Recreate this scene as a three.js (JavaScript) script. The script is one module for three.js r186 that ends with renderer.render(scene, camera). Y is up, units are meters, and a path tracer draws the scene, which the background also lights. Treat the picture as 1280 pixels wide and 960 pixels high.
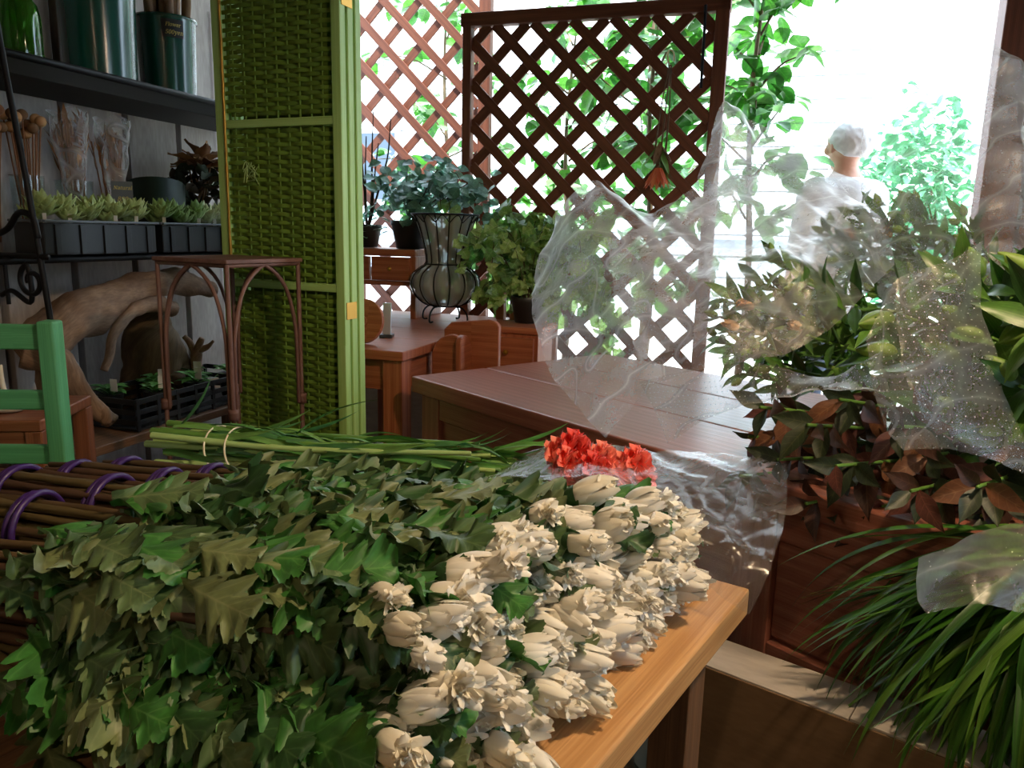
import * as THREE from 'three';
import { RoundedBoxGeometry } from 'three/addons/geometries/RoundedBoxGeometry.js';
import { mergeGeometries, mergeVertices } from 'three/addons/utils/BufferGeometryUtils.js';
import { RectAreaLightUniformsLib } from 'three/addons/lights/RectAreaLightUniformsLib.js';
RectAreaLightUniformsLib.init();

// ---------- camera, sky, sun, exposure ----------
const scene = new THREE.Scene();
const camera = new THREE.PerspectiveCamera(53.08, 1280 / 960, 0.02, 200);
camera.position.set(0, 1.1, 0);
camera.rotation.order = 'YXZ';
camera.rotation.set(THREE.MathUtils.degToRad(-11.2), 0, 0.024);
const renderer = new THREE.WebGLRenderer({ antialias: true });
renderer.toneMapping = THREE.LinearToneMapping;
renderer.toneMappingExposure = 1.0;
renderer.shadowMap.enabled = true;
scene.background = new THREE.Color().setRGB(5.2, 6.5, 8.0);
const sun = new THREE.DirectionalLight(new THREE.Color().setRGB(1, 0.94, 0.84), 15);
sun.name = 'sun'; sun.position.set(-1.6, 12, -1.6); sun.target.position.set(0, 0, -5);
sun.castShadow = true; sun.shadow.mapSize.set(2048, 2048);
Object.assign(sun.shadow.camera, { left: -14, right: 14, top: 14, bottom: -14, near: 1, far: 60 });
scene.add(sun, sun.target);

// ---------- helpers ----------
let seed = 7;
const reseed = (n) => { seed = n; };
function rnd() { seed = (seed + 0x6d2b79f5) | 0; let t = Math.imul(seed ^ (seed >>> 15), 1 | seed); t = (t + Math.imul(t ^ (t >>> 7), 61 | t)) ^ t; return ((t ^ (t >>> 14)) >>> 0) / 4294967296; }
const rr = (a, b) => a + (b - a) * rnd();
const pick = (a) => a[Math.floor(rnd() * a.length)];
const V = (x, y, z) => (Array.isArray(x) ? new THREE.Vector3(...x) : new THREE.Vector3(x, y, z));
const sstep = (a, b, x) => THREE.MathUtils.smoothstep(x, a, b);
const lerp = (a, b, t) => a + (b - a) * t;
const ROOM = THREE.MathUtils.degToRad(-18);                    // the shop is turned against the camera heading
const E1 = V(Math.cos(ROOM), 0, -Math.sin(ROOM)), E2 = V(-Math.sin(ROOM), 0, -Math.cos(ROOM));
const RP = (l, y, f) => V(E1.x * l + E2.x * f, y, E1.z * l + E2.z * f);
function hash3(x, y, z) { let h = Math.imul(x, 374761393) ^ Math.imul(y, 668265263) ^ Math.imul(z, 2147483647 ^ 0x5bd1e995); h = Math.imul(h ^ (h >>> 13), 1274126177); return ((h ^ (h >>> 16)) >>> 0) / 4294967296; }
function noise(x, y = 0, z = 0) {
  const ix = Math.floor(x), iy = Math.floor(y), iz = Math.floor(z), f = (t) => t * t * (3 - 2 * t), u = f(x - ix), v = f(y - iy), w = f(z - iz);
  const c = (a, b, d) => hash3(ix + a, iy + b, iz + d);
  return lerp(lerp(lerp(c(0, 0, 0), c(1, 0, 0), u), lerp(c(0, 1, 0), c(1, 1, 0), u), v), lerp(lerp(c(0, 0, 1), c(1, 0, 1), u), lerp(c(0, 1, 1), c(1, 1, 1), u), v), w) * 2 - 1;
}
// noise that repeats after p cells
function tnoise(x, y, p, z = 0) {
  const ix = Math.floor(x), iy = Math.floor(y), f = (t) => t * t * (3 - 2 * t), u = f(x - ix), v = f(y - iy), m = (a) => ((a % p) + p) % p;
  const c = (a, b) => hash3(m(ix + a), m(iy + b), z);
  return lerp(lerp(c(0, 0), c(1, 0), u), lerp(c(0, 1), c(1, 1), u), v);
}
function tex(w, h, fn, color = true) {
  const d = new Uint8Array(w * h * 4);
  for (let y = 0; y < h; y++) for (let x = 0; x < w; x++) {
    const c = fn(x / w, y / h), o = (y * w + x) * 4;
    for (let k = 0; k < 3; k++) d[o + k] = Math.max(0, Math.min(255, c[k] * 255));
    d[o + 3] = 255;
  }
  const t = new THREE.DataTexture(d, w, h);
  t.wrapS = t.wrapT = THREE.RepeatWrapping; t.magFilter = THREE.LinearFilter; t.needsUpdate = true;
  if (color) t.colorSpace = THREE.SRGBColorSpace;
  return t;
}
const rgb = (hex) => [(hex >> 16 & 255) / 255, (hex >> 8 & 255) / 255, (hex & 255) / 255];
const mix3 = (a, b, t) => a.map((v, k) => lerp(v, b[k], t));
// wood: u runs along the grain (1 unit = 1 m), v across (1 unit = 0.25 m)
function woodMaps(dark, light, sd, knots = 0.25) {
  const D = rgb(dark), L = rgb(light);
  const g = (u, v) => {
    const warp = tnoise(u * 3, v * 4, 12, sd) * 0.35 + tnoise(u * 6, v * 12, 12, sd + 1) * 0.1;
    const ring = 0.5 + 0.5 * Math.sin((v + warp * 0.16) * 2 * Math.PI * 9);
    const fine = tnoise(u * 8, v * 128, 128, sd + 2), fibre = tnoise(u * 24, v * 256, 256, sd + 3);
    return Math.min(1, Math.max(0, ring * knots + fine * 0.4 + fibre * 0.2 + tnoise(u * 4, v * 4, 4, sd + 4) * 0.25));
  };
  return { map: tex(512, 512, (u, v) => mix3(D, L, g(u, v))), bump: tex(512, 512, (u, v) => { const k = g(u, v); return [k, k, k]; }, false) };
}
function patchMap(a, b, sd, cells = 6, fine = 48) {
  const A = rgb(a), B = rgb(b);
  return tex(256, 256, (u, v) => mix3(A, B, Math.min(1, Math.max(0, tnoise(u * cells, v * cells, cells, sd) * 0.5 + tnoise(u * cells * 3, v * cells * 3, cells * 3, sd + 1) * 0.3 + tnoise(u * fine, v * fine, fine, sd + 2) * 0.35 - 0.08))));
}
function mat(color, roughness = 0.6, more = {}) { return new THREE.MeshPhysicalMaterial({ color, roughness, side: THREE.DoubleSide, ...more }); }
function woodMat(dark, light, sd, roughness = 0.55, more = {}) { const w = woodMaps(dark, light, sd); return mat(0xffffff, roughness, { map: w.map, bumpMap: w.bump, bumpScale: 0.0007, ...more }); }

// uv in metres on the dominant plane of each face; grain axis 0 x, 1 y, 2 z
function uvBox(g, grain = 0) {
  g = g.index ? g.toNonIndexed() : g;
  const p = g.attributes.position, uv = new Float32Array(p.count * 2), a = V(0, 0, 0), b = V(0, 0, 0), c = V(0, 0, 0), off = rnd() * 3, off2 = rnd() * 3;
  for (let i = 0; i < p.count; i += 3) {
    a.fromBufferAttribute(p, i); b.fromBufferAttribute(p, i + 1); c.fromBufferAttribute(p, i + 2);
    const n = b.clone().sub(a).cross(c.clone().sub(a)), an = [Math.abs(n.x), Math.abs(n.y), Math.abs(n.z)];
    const k = an.indexOf(Math.max(...an)), rest = [0, 1, 2].filter((q) => q !== k), u = rest.includes(grain) ? grain : rest[0], v = rest.find((q) => q !== u);
    for (const [j, q] of [[i, a], [i + 1, b], [i + 2, c]]) { const e = q.toArray(); uv[j * 2] = e[u] + off; uv[j * 2 + 1] = e[v] * 4 + off2; }
  }
  g.setAttribute('uv', new THREE.BufferAttribute(uv, 2));
  return g;
}
function box(w, h, d, x = 0, y = 0, z = 0, grain = 0, r = 0.003, turn = 0) {
  let g = new RoundedBoxGeometry(w, h, d, 1, Math.min(r, w / 3, h / 3, d / 3));
  g = uvBox(g, grain);
  if (turn) g.rotateY(turn);
  return g.translate(x, y, z);
}
const merge = (list) => mergeGeometries(list.map((g) => { const q = g.index ? g.toNonIndexed() : g; for (const k of Object.keys(q.attributes)) if (!['position', 'normal', 'uv'].includes(k)) q.deleteAttribute(k); if (!q.attributes.uv) q.setAttribute('uv', new THREE.BufferAttribute(new Float32Array(q.attributes.position.count * 2), 2)); return q; }), false);
// a tube whose radius changes along a smooth path; rough adds knobbly relief
function tube(pts, radii, { n = 24, sides = 8, rough = 0, freq = 20, flat = 1 } = {}) {
  const curve = new THREE.CatmullRomCurve3(pts.map((p) => V(...(p.isVector3 ? p.toArray() : p))), false, 'centripetal');
  const fr = curve.computeFrenetFrames(n, false), pos = [], uv = [], idx = [], R = Array.isArray(radii) ? radii : [radii, radii], len = curve.getLength();
  for (let i = 0; i <= n; i++) {
    const t = i / n, c = curve.getPointAt(t), k = t * (R.length - 1), j = Math.min(R.length - 2, Math.floor(k)), r0 = lerp(R[j], R[j + 1], k - j);
    for (let s = 0; s <= sides; s++) {
      const a = (s % sides) / sides * Math.PI * 2, N = fr.normals[i].clone().multiplyScalar(Math.cos(a)).addScaledVector(fr.binormals[i], Math.sin(a) * flat);
      const q = c.clone().addScaledVector(N, r0);
      const r = rough ? r0 * (1 + rough * (noise(q.x * freq, q.y * freq, q.z * freq) + 0.5 * noise(q.x * freq * 2.3, q.y * freq * 2.3, q.z * freq * 2.3))) : r0;
      q.copy(c).addScaledVector(N, r);
      pos.push(q.x, q.y, q.z); uv.push(t * len, s / sides * r0 * 25);
    }
  }
  const w = sides + 1;
  for (let i = 0; i < n; i++) for (let s = 0; s < sides; s++) { const a = i * w + s, b = a + 1, c = a + w, d = c + 1; idx.push(a, c, b, b, c, d); }
  for (const [row, flip] of [[0, 0], [n, 1]]) {
    const c = curve.getPointAt(row / n), at = pos.length / 3; pos.push(c.x, c.y, c.z); uv.push(0, 0);
    for (let s = 0; s < sides; s++) { const a = row * w + s, b = a + 1; flip ? idx.push(at, b, a) : idx.push(at, a, b); }
  }
  const g = new THREE.BufferGeometry();
  g.setAttribute('position', new THREE.Float32BufferAttribute(pos, 3)); g.setAttribute('uv', new THREE.Float32BufferAttribute(uv, 2)); g.setIndex(idx); g.computeVertexNormals();
  return g;
}
const lathe = (pts, n = 32) => new THREE.LatheGeometry(pts.map(([r, y]) => new THREE.Vector2(r, y)), n);

const taken = {};
const numbered = (name) => { const k = taken[name] = (taken[name] ?? -1) + 1; return k ? name + '_' + String(k).padStart(3, '0') : name; };
const shade = (o) => { o.castShadow = true; o.receiveShadow = true; return o; };
function part(name, geo, material, parent) { const m = shade(new THREE.Mesh(Array.isArray(geo) ? merge(geo) : geo, material)); m.name = name; parent.add(m); return m; }
function thing(name, label, category, at = [0, 0, 0], turn = 0, group) {
  const o = new THREE.Group(); o.name = numbered(name); o.position.copy(at.isVector3 ? at : V(at)); o.rotation.y = turn;
  o.userData = { label, category }; if (group) o.userData.group = group;
  scene.add(o); return o;
}
function solo(name, geo, material, label, category, at = [0, 0, 0], turn = 0, group) {
  const m = part(numbered(name), geo, material, scene); m.position.copy(at.isVector3 ? at : V(at)); m.rotation.y = turn;
  m.userData = { label, category }; if (group) m.userData.group = group;
  return m;
}
function struct(name, geo, material, label, category, at = [0, 0, 0], turn = 0) { const m = solo(name, geo, material, label, category, at, turn); m.userData.kind = 'structure'; return m; }
function structGroup(name, label, category, at = [0, 0, 0], turn = 0) { const o = thing(name, label, category, at, turn); o.userData.kind = 'structure'; return o; }
// turn a part so that its x axis runs along dir and its y axis leans towards up
const mtx = new THREE.Matrix4();
function aim(o, pos, dir, up, s = 1) {
  const x = dir.clone().normalize(), z = x.clone().cross(up).normalize();
  if (z.lengthSq() < 0.5) z.set(0, 0, 1).cross(x).normalize();
  const y = z.clone().cross(x);
  o.quaternion.setFromRotationMatrix(mtx.makeBasis(x, y, z)); o.position.copy(pos); o.scale.setScalar(s);
  return o;
}
const aimGeo = (g, pos, dir, up, s = 1) => { const o = new THREE.Object3D(); aim(o, pos, dir, up, s); o.updateMatrix(); return g.clone().applyMatrix4(o.matrix); };

// a leaf along +x with its face to +y; widths gives half widths from base to tip
function leafGeo({ L = 0.1, W = 0.05, widths, n = 14, m = 2, sweep = 0, bend = 0.4, cup = 0.25, wave = 0.05, twist = 0, sd = 1, teeth = 0 }) {
  const pos = [], uv = [], idx = [];
  const wAt = (t) => { const k = t * (widths.length - 1), j = Math.min(widths.length - 2, Math.floor(k)); return lerp(widths[j], widths[j + 1], k - j); };
  let x = 0, y = 0;
  for (let i = 0; i <= n; i++) {
    const t = i / n, a = bend * t;
    if (i) { x += Math.cos(a) * L / n; y -= Math.sin(a) * L / n; }
    const half = wAt(t) * W / 2 * (1 + teeth * (i % 2 ? 1 : -1));
    for (let s = -m; s <= m; s++) {
      const k = s / m, z = k * half, fwd = Math.abs(k) * half * sweep, lift = Math.abs(z) * cup + wave * W * noise(t * 5 + sd * 7.3, k * 2.2 + sd) * Math.abs(k), tw = twist * t;
      const px = x + Math.cos(a) * fwd + Math.sin(a) * lift, py = y - Math.sin(a) * fwd + Math.cos(a) * lift;
      pos.push(px, py + Math.sin(tw) * z, z * Math.cos(tw)); uv.push(t, k * 0.5 + 0.5);
    }
  }
  const w = 2 * m + 1;
  for (let i = 0; i < n; i++) for (let s = 0; s < 2 * m; s++) { const a = i * w + s, b = a + 1, c = a + w, d = c + 1; idx.push(a, b, c, b, d, c); }
  const g = new THREE.BufferGeometry();
  g.setAttribute('position', new THREE.Float32BufferAttribute(pos, 3)); g.setAttribute('uv', new THREE.Float32BufferAttribute(uv, 2)); g.setIndex(idx); g.computeVertexNormals();
  return g;
}
// veins: side > 0 pinnate, side = 0 parallel
function leafMap(base, vein, sd, side = 6, streak = 0.25) {
  const B = rgb(base), N = rgb(vein);
  return tex(128, 64, (u, v) => {
    const k = Math.abs(v - 0.5) * 2; let q = Math.max(0, 1 - k * 14);
    if (side) { const p = (u - k * 0.18) * side, e = Math.abs(p - Math.round(p)); q = Math.max(q, (1 - e * 11) * (1 - k * 0.5)); } else q = Math.max(q, (0.5 + 0.5 * Math.cos(v * Math.PI * 16)) * 0.3);
    const patch = tnoise(u * 6, v * 4, 12, sd) * streak + tnoise(u * 30, v * 16, 60, sd + 1) * 0.14;
    return mix3(B.map((c) => c * (0.85 + patch)), N, Math.max(0, q) * 0.6);
  });
}
function leafMat(base, vein, sd, { side = 6, rough = 0.5, through = 0.22, more = {} } = {}) { return mat(0xffffff, rough, { map: leafMap(base, vein, sd, side), transmission: through, thickness: 0, ...more }); }
// clear film from a net of points: rows of 3D points, smoothly interpolated and crumpled
function filmGeo(rows, { nu = 70, nv = 50, amp = 0.012, freq = 9, sd = 1, closed = false, thick = 0 } = {}) {
  const cols = rows.map((r) => new THREE.CatmullRomCurve3(r.map((p) => V(p)), closed, 'catmullrom', closed ? 0.5 : 0.22));
  const pos = [], uv = [], idx = [];
  for (let i = 0; i <= nu; i++) {
    const cross = new THREE.CatmullRomCurve3(cols.map((c) => c.getPoint(closed ? (i % nu) / nu : i / nu)), false, 'catmullrom', 0.3);
    for (let j = 0; j <= nv; j++) { const p = cross.getPoint(j / nv); pos.push(p.x, p.y, p.z); uv.push(p.x * 8 + p.z * 5, p.y * 8 - p.z * 3); }
  }
  const w = nv + 1;
  for (let i = 0; i < nu; i++) for (let j = 0; j < nv; j++) { const a = i * w + j, b = a + 1, c = a + w, d = c + 1; (i + j) % 2 ? idx.push(a, c, b, b, c, d) : idx.push(a, d, b, a, c, d); }
  const g = new THREE.BufferGeometry();
  g.setAttribute('position', new THREE.Float32BufferAttribute(pos, 3)); g.setAttribute('uv', new THREE.Float32BufferAttribute(uv, 2)); g.setIndex(idx); g.computeVertexNormals();
  const P = g.attributes.position, N = g.attributes.normal, folds = [];
  for (let k = 0; k < 7; k++) { const a = hash3(k, sd * 10 | 0, 1) * 6.2832, b = hash3(k, sd * 10 | 0, 2) * 2 - 1; folds.push([Math.cos(a), Math.sin(a), b, freq * (0.55 + 0.45 * k * (0.6 + 0.6 * hash3(k, sd * 10 | 0, 4))), hash3(k, sd * 10 | 0, 3) * 9]); }
  const tri = (t) => Math.abs(t - Math.floor(t) - 0.5) * 4 - 1;
  for (let k = 0; k < P.count; k++) {
    const x = P.getX(k), y = P.getY(k), z = P.getZ(k), w1 = 0.35 * noise(x * 5 + sd, y * 5, z * 5), w2 = 0.5 + 0.5 * noise(x * 4, y * 4 + sd, z * 4);
    let d = 0; folds.forEach(([fx, fy, fz, fq, ph], i) => { d += amp * 0.9 / (1 + i * 0.8) * tri((x * fx + y * fy + z * fz) * fq * 0.6 + ph + w1) * (0.4 + w2); });
    P.setXYZ(k, x + N.getX(k) * d, y + N.getY(k) * d, z + N.getZ(k) * d);
  }
  g.computeVertexNormals();
  return g;
}
// a closed surface around a distance field, by surface nets
function nets(fn, lo, hi, cell) {
  const n = [0, 1, 2].map((k) => Math.ceil((hi[k] - lo[k]) / cell) + 1), at = (i, j, k) => (k * n[1] + j) * n[0] + i, F = new Float32Array(n[0] * n[1] * n[2]), pos = [], id = new Int32Array(F.length).fill(-1), idx = [];
  for (let k = 0; k < n[2]; k++) for (let j = 0; j < n[1]; j++) for (let i = 0; i < n[0]; i++) F[at(i, j, k)] = fn(lo[0] + i * cell, lo[1] + j * cell, lo[2] + k * cell);
  for (let k = 0; k < n[2] - 1; k++) for (let j = 0; j < n[1] - 1; j++) for (let i = 0; i < n[0] - 1; i++) {
    let c = 0, sx = 0, sy = 0, sz = 0;
    for (let e = 0; e < 12; e++) {
      const ax = e >> 2, b = e & 3, o = [0, 0, 0]; o[(ax + 1) % 3] = b & 1; o[(ax + 2) % 3] = b >> 1; const q = [...o]; q[ax] = 1;
      const f0 = F[at(i + o[0], j + o[1], k + o[2])], f1 = F[at(i + q[0], j + q[1], k + q[2])];
      if (f0 < 0 !== f1 < 0) { const t = f0 / (f0 - f1); c++; sx += o[0] + (ax === 0 ? t : 0); sy += o[1] + (ax === 1 ? t : 0); sz += o[2] + (ax === 2 ? t : 0); }
    }
    if (c) { id[at(i, j, k)] = pos.length / 3; pos.push(lo[0] + (i + sx / c) * cell, lo[1] + (j + sy / c) * cell, lo[2] + (k + sz / c) * cell); }
  }
  for (let k = 1; k < n[2] - 1; k++) for (let j = 1; j < n[1] - 1; j++) for (let i = 1; i < n[0] - 1; i++) for (let ax = 0; ax < 3; ax++) {
    const d = [0, 0, 0]; d[ax] = 1; const f0 = F[at(i, j, k)], f1 = F[at(i + d[0], j + d[1], k + d[2])];
    if (f0 < 0 === f1 < 0) continue;
    const u = [0, 0, 0], v = [0, 0, 0]; u[(ax + 1) % 3] = 1; v[(ax + 2) % 3] = 1;
    const q = [id[at(i, j, k)], id[at(i - u[0], j - u[1], k - u[2])], id[at(i - u[0] - v[0], j - u[1] - v[1], k - u[2] - v[2])], id[at(i - v[0], j - v[1], k - v[2])]];
    if (q.some((a) => a < 0)) continue;
    f0 < 0 ? idx.push(q[0], q[1], q[2], q[0], q[2], q[3]) : idx.push(q[0], q[2], q[1], q[0], q[3], q[2]);
  }
  const g = new THREE.BufferGeometry();
  g.setAttribute('position', new THREE.Float32BufferAttribute(pos, 3)); g.setIndex(idx); g.computeVertexNormals();
  return g;
}
// ---------- materials ----------
const M = {
  bench: woodMat(0xa0703f, 0xd6a873, 11, 0.5), benchDark: woodMat(0x5a3f2a, 0x8a6444, 13, 0.6),
  chest: woodMat(0x7a4434, 0xae7462, 17, 0.34, { clearcoat: 0.35, clearcoatRoughness: 0.25 }), desk: woodMat(0x7a3a22, 0xb4704c, 23, 0.42),
  lattice: woodMat(0x522a1a, 0x804830, 31, 0.6), jamb: woodMat(0x5a2a19, 0x8a4a31, 41, 0.5),
  stool: woodMat(0x6a3a22, 0x9c6240, 43, 0.5), wallBoard: [0, 1, 2].map((k) => mat(0xffffff, 0.85, { map: patchMap([0x928983, 0x9b928c, 0x88807b][k], [0xc0b8b2, 0xcac2bb, 0xb6aea8][k], 47 + k * 5, 3, 40) })),
  gap: mat(0x15130f, 0.95), floor: mat(0xffffff, 0.75, { map: patchMap(0x4f463c, 0x74695b, 53) }), plaster: mat(0xffffff, 0.9, { map: patchMap(0x9a8f80, 0xb3a896, 59) }), ceiling: woodMat(0x5d4632, 0x86694c, 61, 0.8),
  iron: mat(0x16171a, 0.5, { metalness: 0.6 }), rust: mat(0xffffff, 0.6, { metalness: 0.25, map: patchMap(0x5c3e36, 0x8c685a, 67, 8, 64) }),
  screen: mat(0xffffff, 0.55, { map: patchMap(0x5f8a24, 0x7aa338, 71, 8, 64) }), screenFrame: woodMat(0x8fb85c, 0xb4d384, 73, 0.5), weaveA: mat(0x56721e, 0.6), weaveB: mat(0x648226, 0.6), brass: mat(0xb58a3a, 0.4, { metalness: 0.8 }),
  chair: woodMat(0x458c5c, 0x62ac76, 79, 0.5), bucket: mat(0x0d4a3e, 0.22, { clearcoat: 0.5, clearcoatRoughness: 0.15 }), blackPlastic: mat(0x15181a, 0.45), card: mat(0x1c2126, 0.7), white: mat(0xe9e9e6, 0.6), cream: mat(0xe8dcc4, 0.7),
  bottleGlass: mat(0x57a535, 0.06, { transmission: 0.85, thickness: 0.01, ior: 1.5 }), clearGlass: mat(0xf2f7f7, 0.03, { transmission: 1, thickness: 0, ior: 1.45 }), smokeGlass: mat(0xb2b7b6, 0.1, { transmission: 0.55, thickness: 0, ior: 1.5 }),
  cardboard: mat(0xffffff, 0.85, { map: patchMap(0x6a5138, 0x83684a, 83, 4, 64) }), carton: mat(0xffffff, 0.7, { map: patchMap(0xa39a90, 0xbcb4aa, 89, 4, 64) }),
  drift: mat(0xffffff, 0.85, { map: patchMap(0x5f4736, 0xa28468, 97, 10, 90) }), terracotta: mat(0x8d5136, 0.8),
  stucco: mat(0xffffff, 0.9, { map: patchMap(0xe6e6e2, 0xf4f4f1, 101, 6, 64) }), siding: mat(0xdfe4e8, 0.8), pavement: mat(0xffffff, 0.9, { map: patchMap(0xa9a9a6, 0xc4c4c0, 103, 5, 64) }), greyMetal: mat(0x8a97a2, 0.5), darkWindow: mat(0x3d4a57, 0.12),
  twine: mat(0xe6dcc0, 0.8), purple: mat(0x3a1f60, 0.4), bark: mat(0xffffff, 0.85, { map: patchMap(0x4d3d2b, 0x7d6748, 107, 8, 64) }), twig: mat(0x3b2a20, 0.8), stemGreen: mat(0x5f8a3a, 0.5), stemPale: mat(0xa9c77c, 0.45),
};

// ---------- the shop shell ----------
const slab = (l0, l1, y0, y1, f0, f1) => box(l1 - l0, y1 - y0, f1 - f0, (l0 + l1) / 2, (y0 + y1) / 2, -(f0 + f1) / 2, 0, 0.002);
struct('floor', slab(-2.7, 2.6, -0.1, 0, -2.4, 3.45), M.floor, 'dark worn concrete floor of the flower shop', 'floor', [0, 0, 0], ROOM);
const ceil = structGroup('ceiling', 'brown boarded ceiling of the flower shop', 'ceiling', [0, 0, 0], ROOM);
for (let k = 0; k < 20; k++) part('plank', slab(-2.7 + k * 0.265, -2.7 + (k + 1) * 0.265 - 0.006, 2.6, 2.66, -2.4, 3.46), M.ceiling, ceil);
part('roof_slab', slab(-2.9, 2.8, 2.66, 2.8, -2.5, 3.5), M.plaster, ceil);
const wallL = structGroup('wall_left', 'grey weathered board wall with dark joints behind the iron rack', 'wall', [0, 0, 0], ROOM);
part('backing', slab(-2.6, -2.42, 0, 2.6, -2.4, 3.45), M.gap, wallL);
for (let k = 0; k < 20; k++) { const f = 3.31 - k * 0.284; part('board', box(0.04, 2.6, 0.256, -2.4, 1.3, -(f - 0.142), 1, 0.004), M.wallBoard[k % 3], wallL); }
struct('wall_back', slab(-2.6, 2.6, 0, 2.6, -2.4, -2.25), M.plaster, 'plain plaster wall at the rear of the shop', 'wall', [0, 0, 0], ROOM);
struct('wall_right', [slab(2.4, 2.55, 0, 1.0, -2.25, 3.45), slab(2.4, 2.55, 2.1, 2.6, -2.25, 3.45), slab(2.4, 2.55, 1.0, 2.1, -2.25, -0.2), slab(2.4, 2.55, 1.0, 2.1, 1.1, 3.45)], M.plaster, 'plain plaster side wall beyond the flower chest', 'wall', [0, 0, 0], ROOM);  // opening cut for the added side window
struct('wall_front', [slab(1.06, 2.4, 0, 2.6, 3.34, 3.45), slab(-2.42, 1.06, 2.4, 2.6, 3.34, 3.45)], M.plaster, 'plaster wall around the wide shop opening', 'wall', [0, 0, 0], ROOM);
struct('added_parapet', slab(-2.4, -1.08, 0, 0.66, 3.42, 3.5), M.plaster, 'added low plaster parapet wall below the lattice, hiding bright pavement behind the desk', 'wall', [0, 0, 0], ROOM);  // added to keep bright pavement from showing under the desk
const win = structGroup('window_1', 'added unseen side window with a dark wooden frame, giving cool fill light beyond the flower chest', 'window', [0, 0, 0], ROOM);  // unseen window, added to brighten the left wall with cool daylight
for (const f of [-0.17, 0.45, 1.07]) part('frame', box(0.06, 1.1, 0.05, 2.46, 1.55, -f, 1, 0.003), M.jamb, win);
for (const y of [1.025, 2.075]) part('frame', box(0.06, 0.05, 1.3, 2.46, y, -0.45, 2, 0.003), M.jamb, win);
for (const f of [0.14, 0.76]) part('pane', box(0.004, 1.0, 0.57, 2.46, 1.55, -f, 1, 0.001), M.clearGlass, win);
const jamb = structGroup('trim_1', 'reddish brown timber door post beside the shop opening', 'door post', [0, 0, 0], ROOM);
part('post', box(0.13, 2.4, 0.12, 0.79, 1.2, -3.38, 1, 0.006), M.jamb, jamb);
part('post', box(0.19, 2.4, 0.09, 0.96, 1.2, -3.36, 1, 0.006), M.jamb, jamb);

// ---------- outdoors ----------
struct('pavement', [slab(-14, 14, -0.12, -0.02, 3.46, 22), slab(2.62, 14, -0.12, -0.02, -8, 3.46)], M.pavement, 'pale pavement outside the shop opening', 'pavement', [0, 0, 0], ROOM);
{
  const b = thing('apartment_house', 'white rendered house with siding boards behind the lattice', 'house', RP(-3.2, -0.02, 9.2), ROOM);
  part('wall', box(8.4, 7, 0.3, 0, 3.5, -0.2, 0, 0.01), M.stucco, b);
  for (let k = 0; k < 13; k++) part('siding_board', box(8.3, 0.225, 0.03, 0, 0.3 + k * 0.24, -0.02, 0, 0.006), M.siding, b);
  for (const x of [-3.4, -1.9]) { const w = part('window', box(1.1, 0.95, 0.06, x, 1.9, 0.02, 0, 0.01), M.white, b); for (const s of [-1, 1]) part('pane', box(0.47, 0.82, 0.02, x + s * 0.26, 1.9, 0.055, 0, 0.004), M.darkWindow, w); }
  part('ledge', box(8.4, 0.1, 0.35, 0, 1.05, 0.1, 0, 0.01), M.greyMetal, b);
}
{
  const b = thing('white_house', 'white sunlit house with a grey downpipe and small canopy beyond the person', 'house', RP(3.75, -0.02, 9.6), ROOM);
  part('wall', box(5.2, 7.5, 0.3, 0, 3.75, -0.2, 0, 0.01), M.stucco, b);
  part('downpipe', tube([[-1.42, 0, 0.08], [-1.42, 2, 0.08], [-1.42, 4, 0.08], [-1.42, 7, 0.08]], 0.04, { n: 8 }), M.greyMetal, b);
  const c = part('canopy', [box(1.0, 0.08, 0.8, -0.55, 3.62, 0.35, 0, 0.01), box(1.0, 0.3, 0.05, -0.55, 3.48, 0.74, 0, 0.01)], M.greyMetal, b);
  part('gutter', tube([[-1.05, 3.36, 0.8], [-0.5, 3.36, 0.8], [-0.05, 3.36, 0.8]], 0.05, { n: 6 }), M.greyMetal, c);
  const w = part('window', box(0.75, 1.1, 0.07, -0.72, 2.85, 0, 0, 0.01), M.greyMetal, b); part('pane', box(0.62, 0.95, 0.02, -0.72, 2.85, 0.04, 0, 0.004), M.darkWindow, w);
  part('roof_eave', box(2.0, 0.12, 0.6, -2.2, 4.4, 0.2, 0, 0.01), M.greyMetal, b);
}

// ---------- lattice panels ----------
function latticePanel(label, l0, l1, y0, y1, f, m, pitch, posts) {
  const o = thing('garden_lattice', label, 'lattice', RP(l0, 0, f), ROOM), w = l1 - l0, h = y1 - y0, sw = 0.044;
  const S = Math.SQRT1_2;
  for (const s of [1, -1]) {
    const lim = w + h;
    for (let c = pitch * 0.35; c < lim; c += pitch) {                 // lines x + y = c, or (w - x) + y = c
      let a = [Math.min(c, w), c - Math.min(c, w)], b = [c - Math.min(c, h), Math.min(c, h)];
      if (Math.hypot(a[0] - b[0], a[1] - b[1]) < 0.05) continue;
      if (s < 0) { a = [w - a[0], a[1]]; b = [w - b[0], b[1]]; }
      const len = Math.hypot(a[0] - b[0], a[1] - b[1]) - 0.012, g = box(len, sw, 0.011, 0, 0, 0, 0, 0.0015);
      g.rotateZ(Math.atan2(b[1] - a[1], b[0] - a[0])); g.translate((a[0] + b[0]) / 2, y0 + (a[1] + b[1]) / 2, s * 0.006);
      part('slat', g, m, o);
    }
  }
  part('top_rail', box(w + 0.1, 0.055, 0.05, w / 2, y1 + 0.02, 0, 0, 0.004), m, o);
  part('bottom_rail', box(w, 0.055, 0.05, w / 2, y0 - 0.02, 0, 0, 0.004), m, o);
  for (const [x, pw] of posts) part('post', box(pw, y1 + 0.03, 0.05, x, (y1 + 0.03) / 2, 0, 1, 0.004), m, o);
  return o;
}
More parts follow.
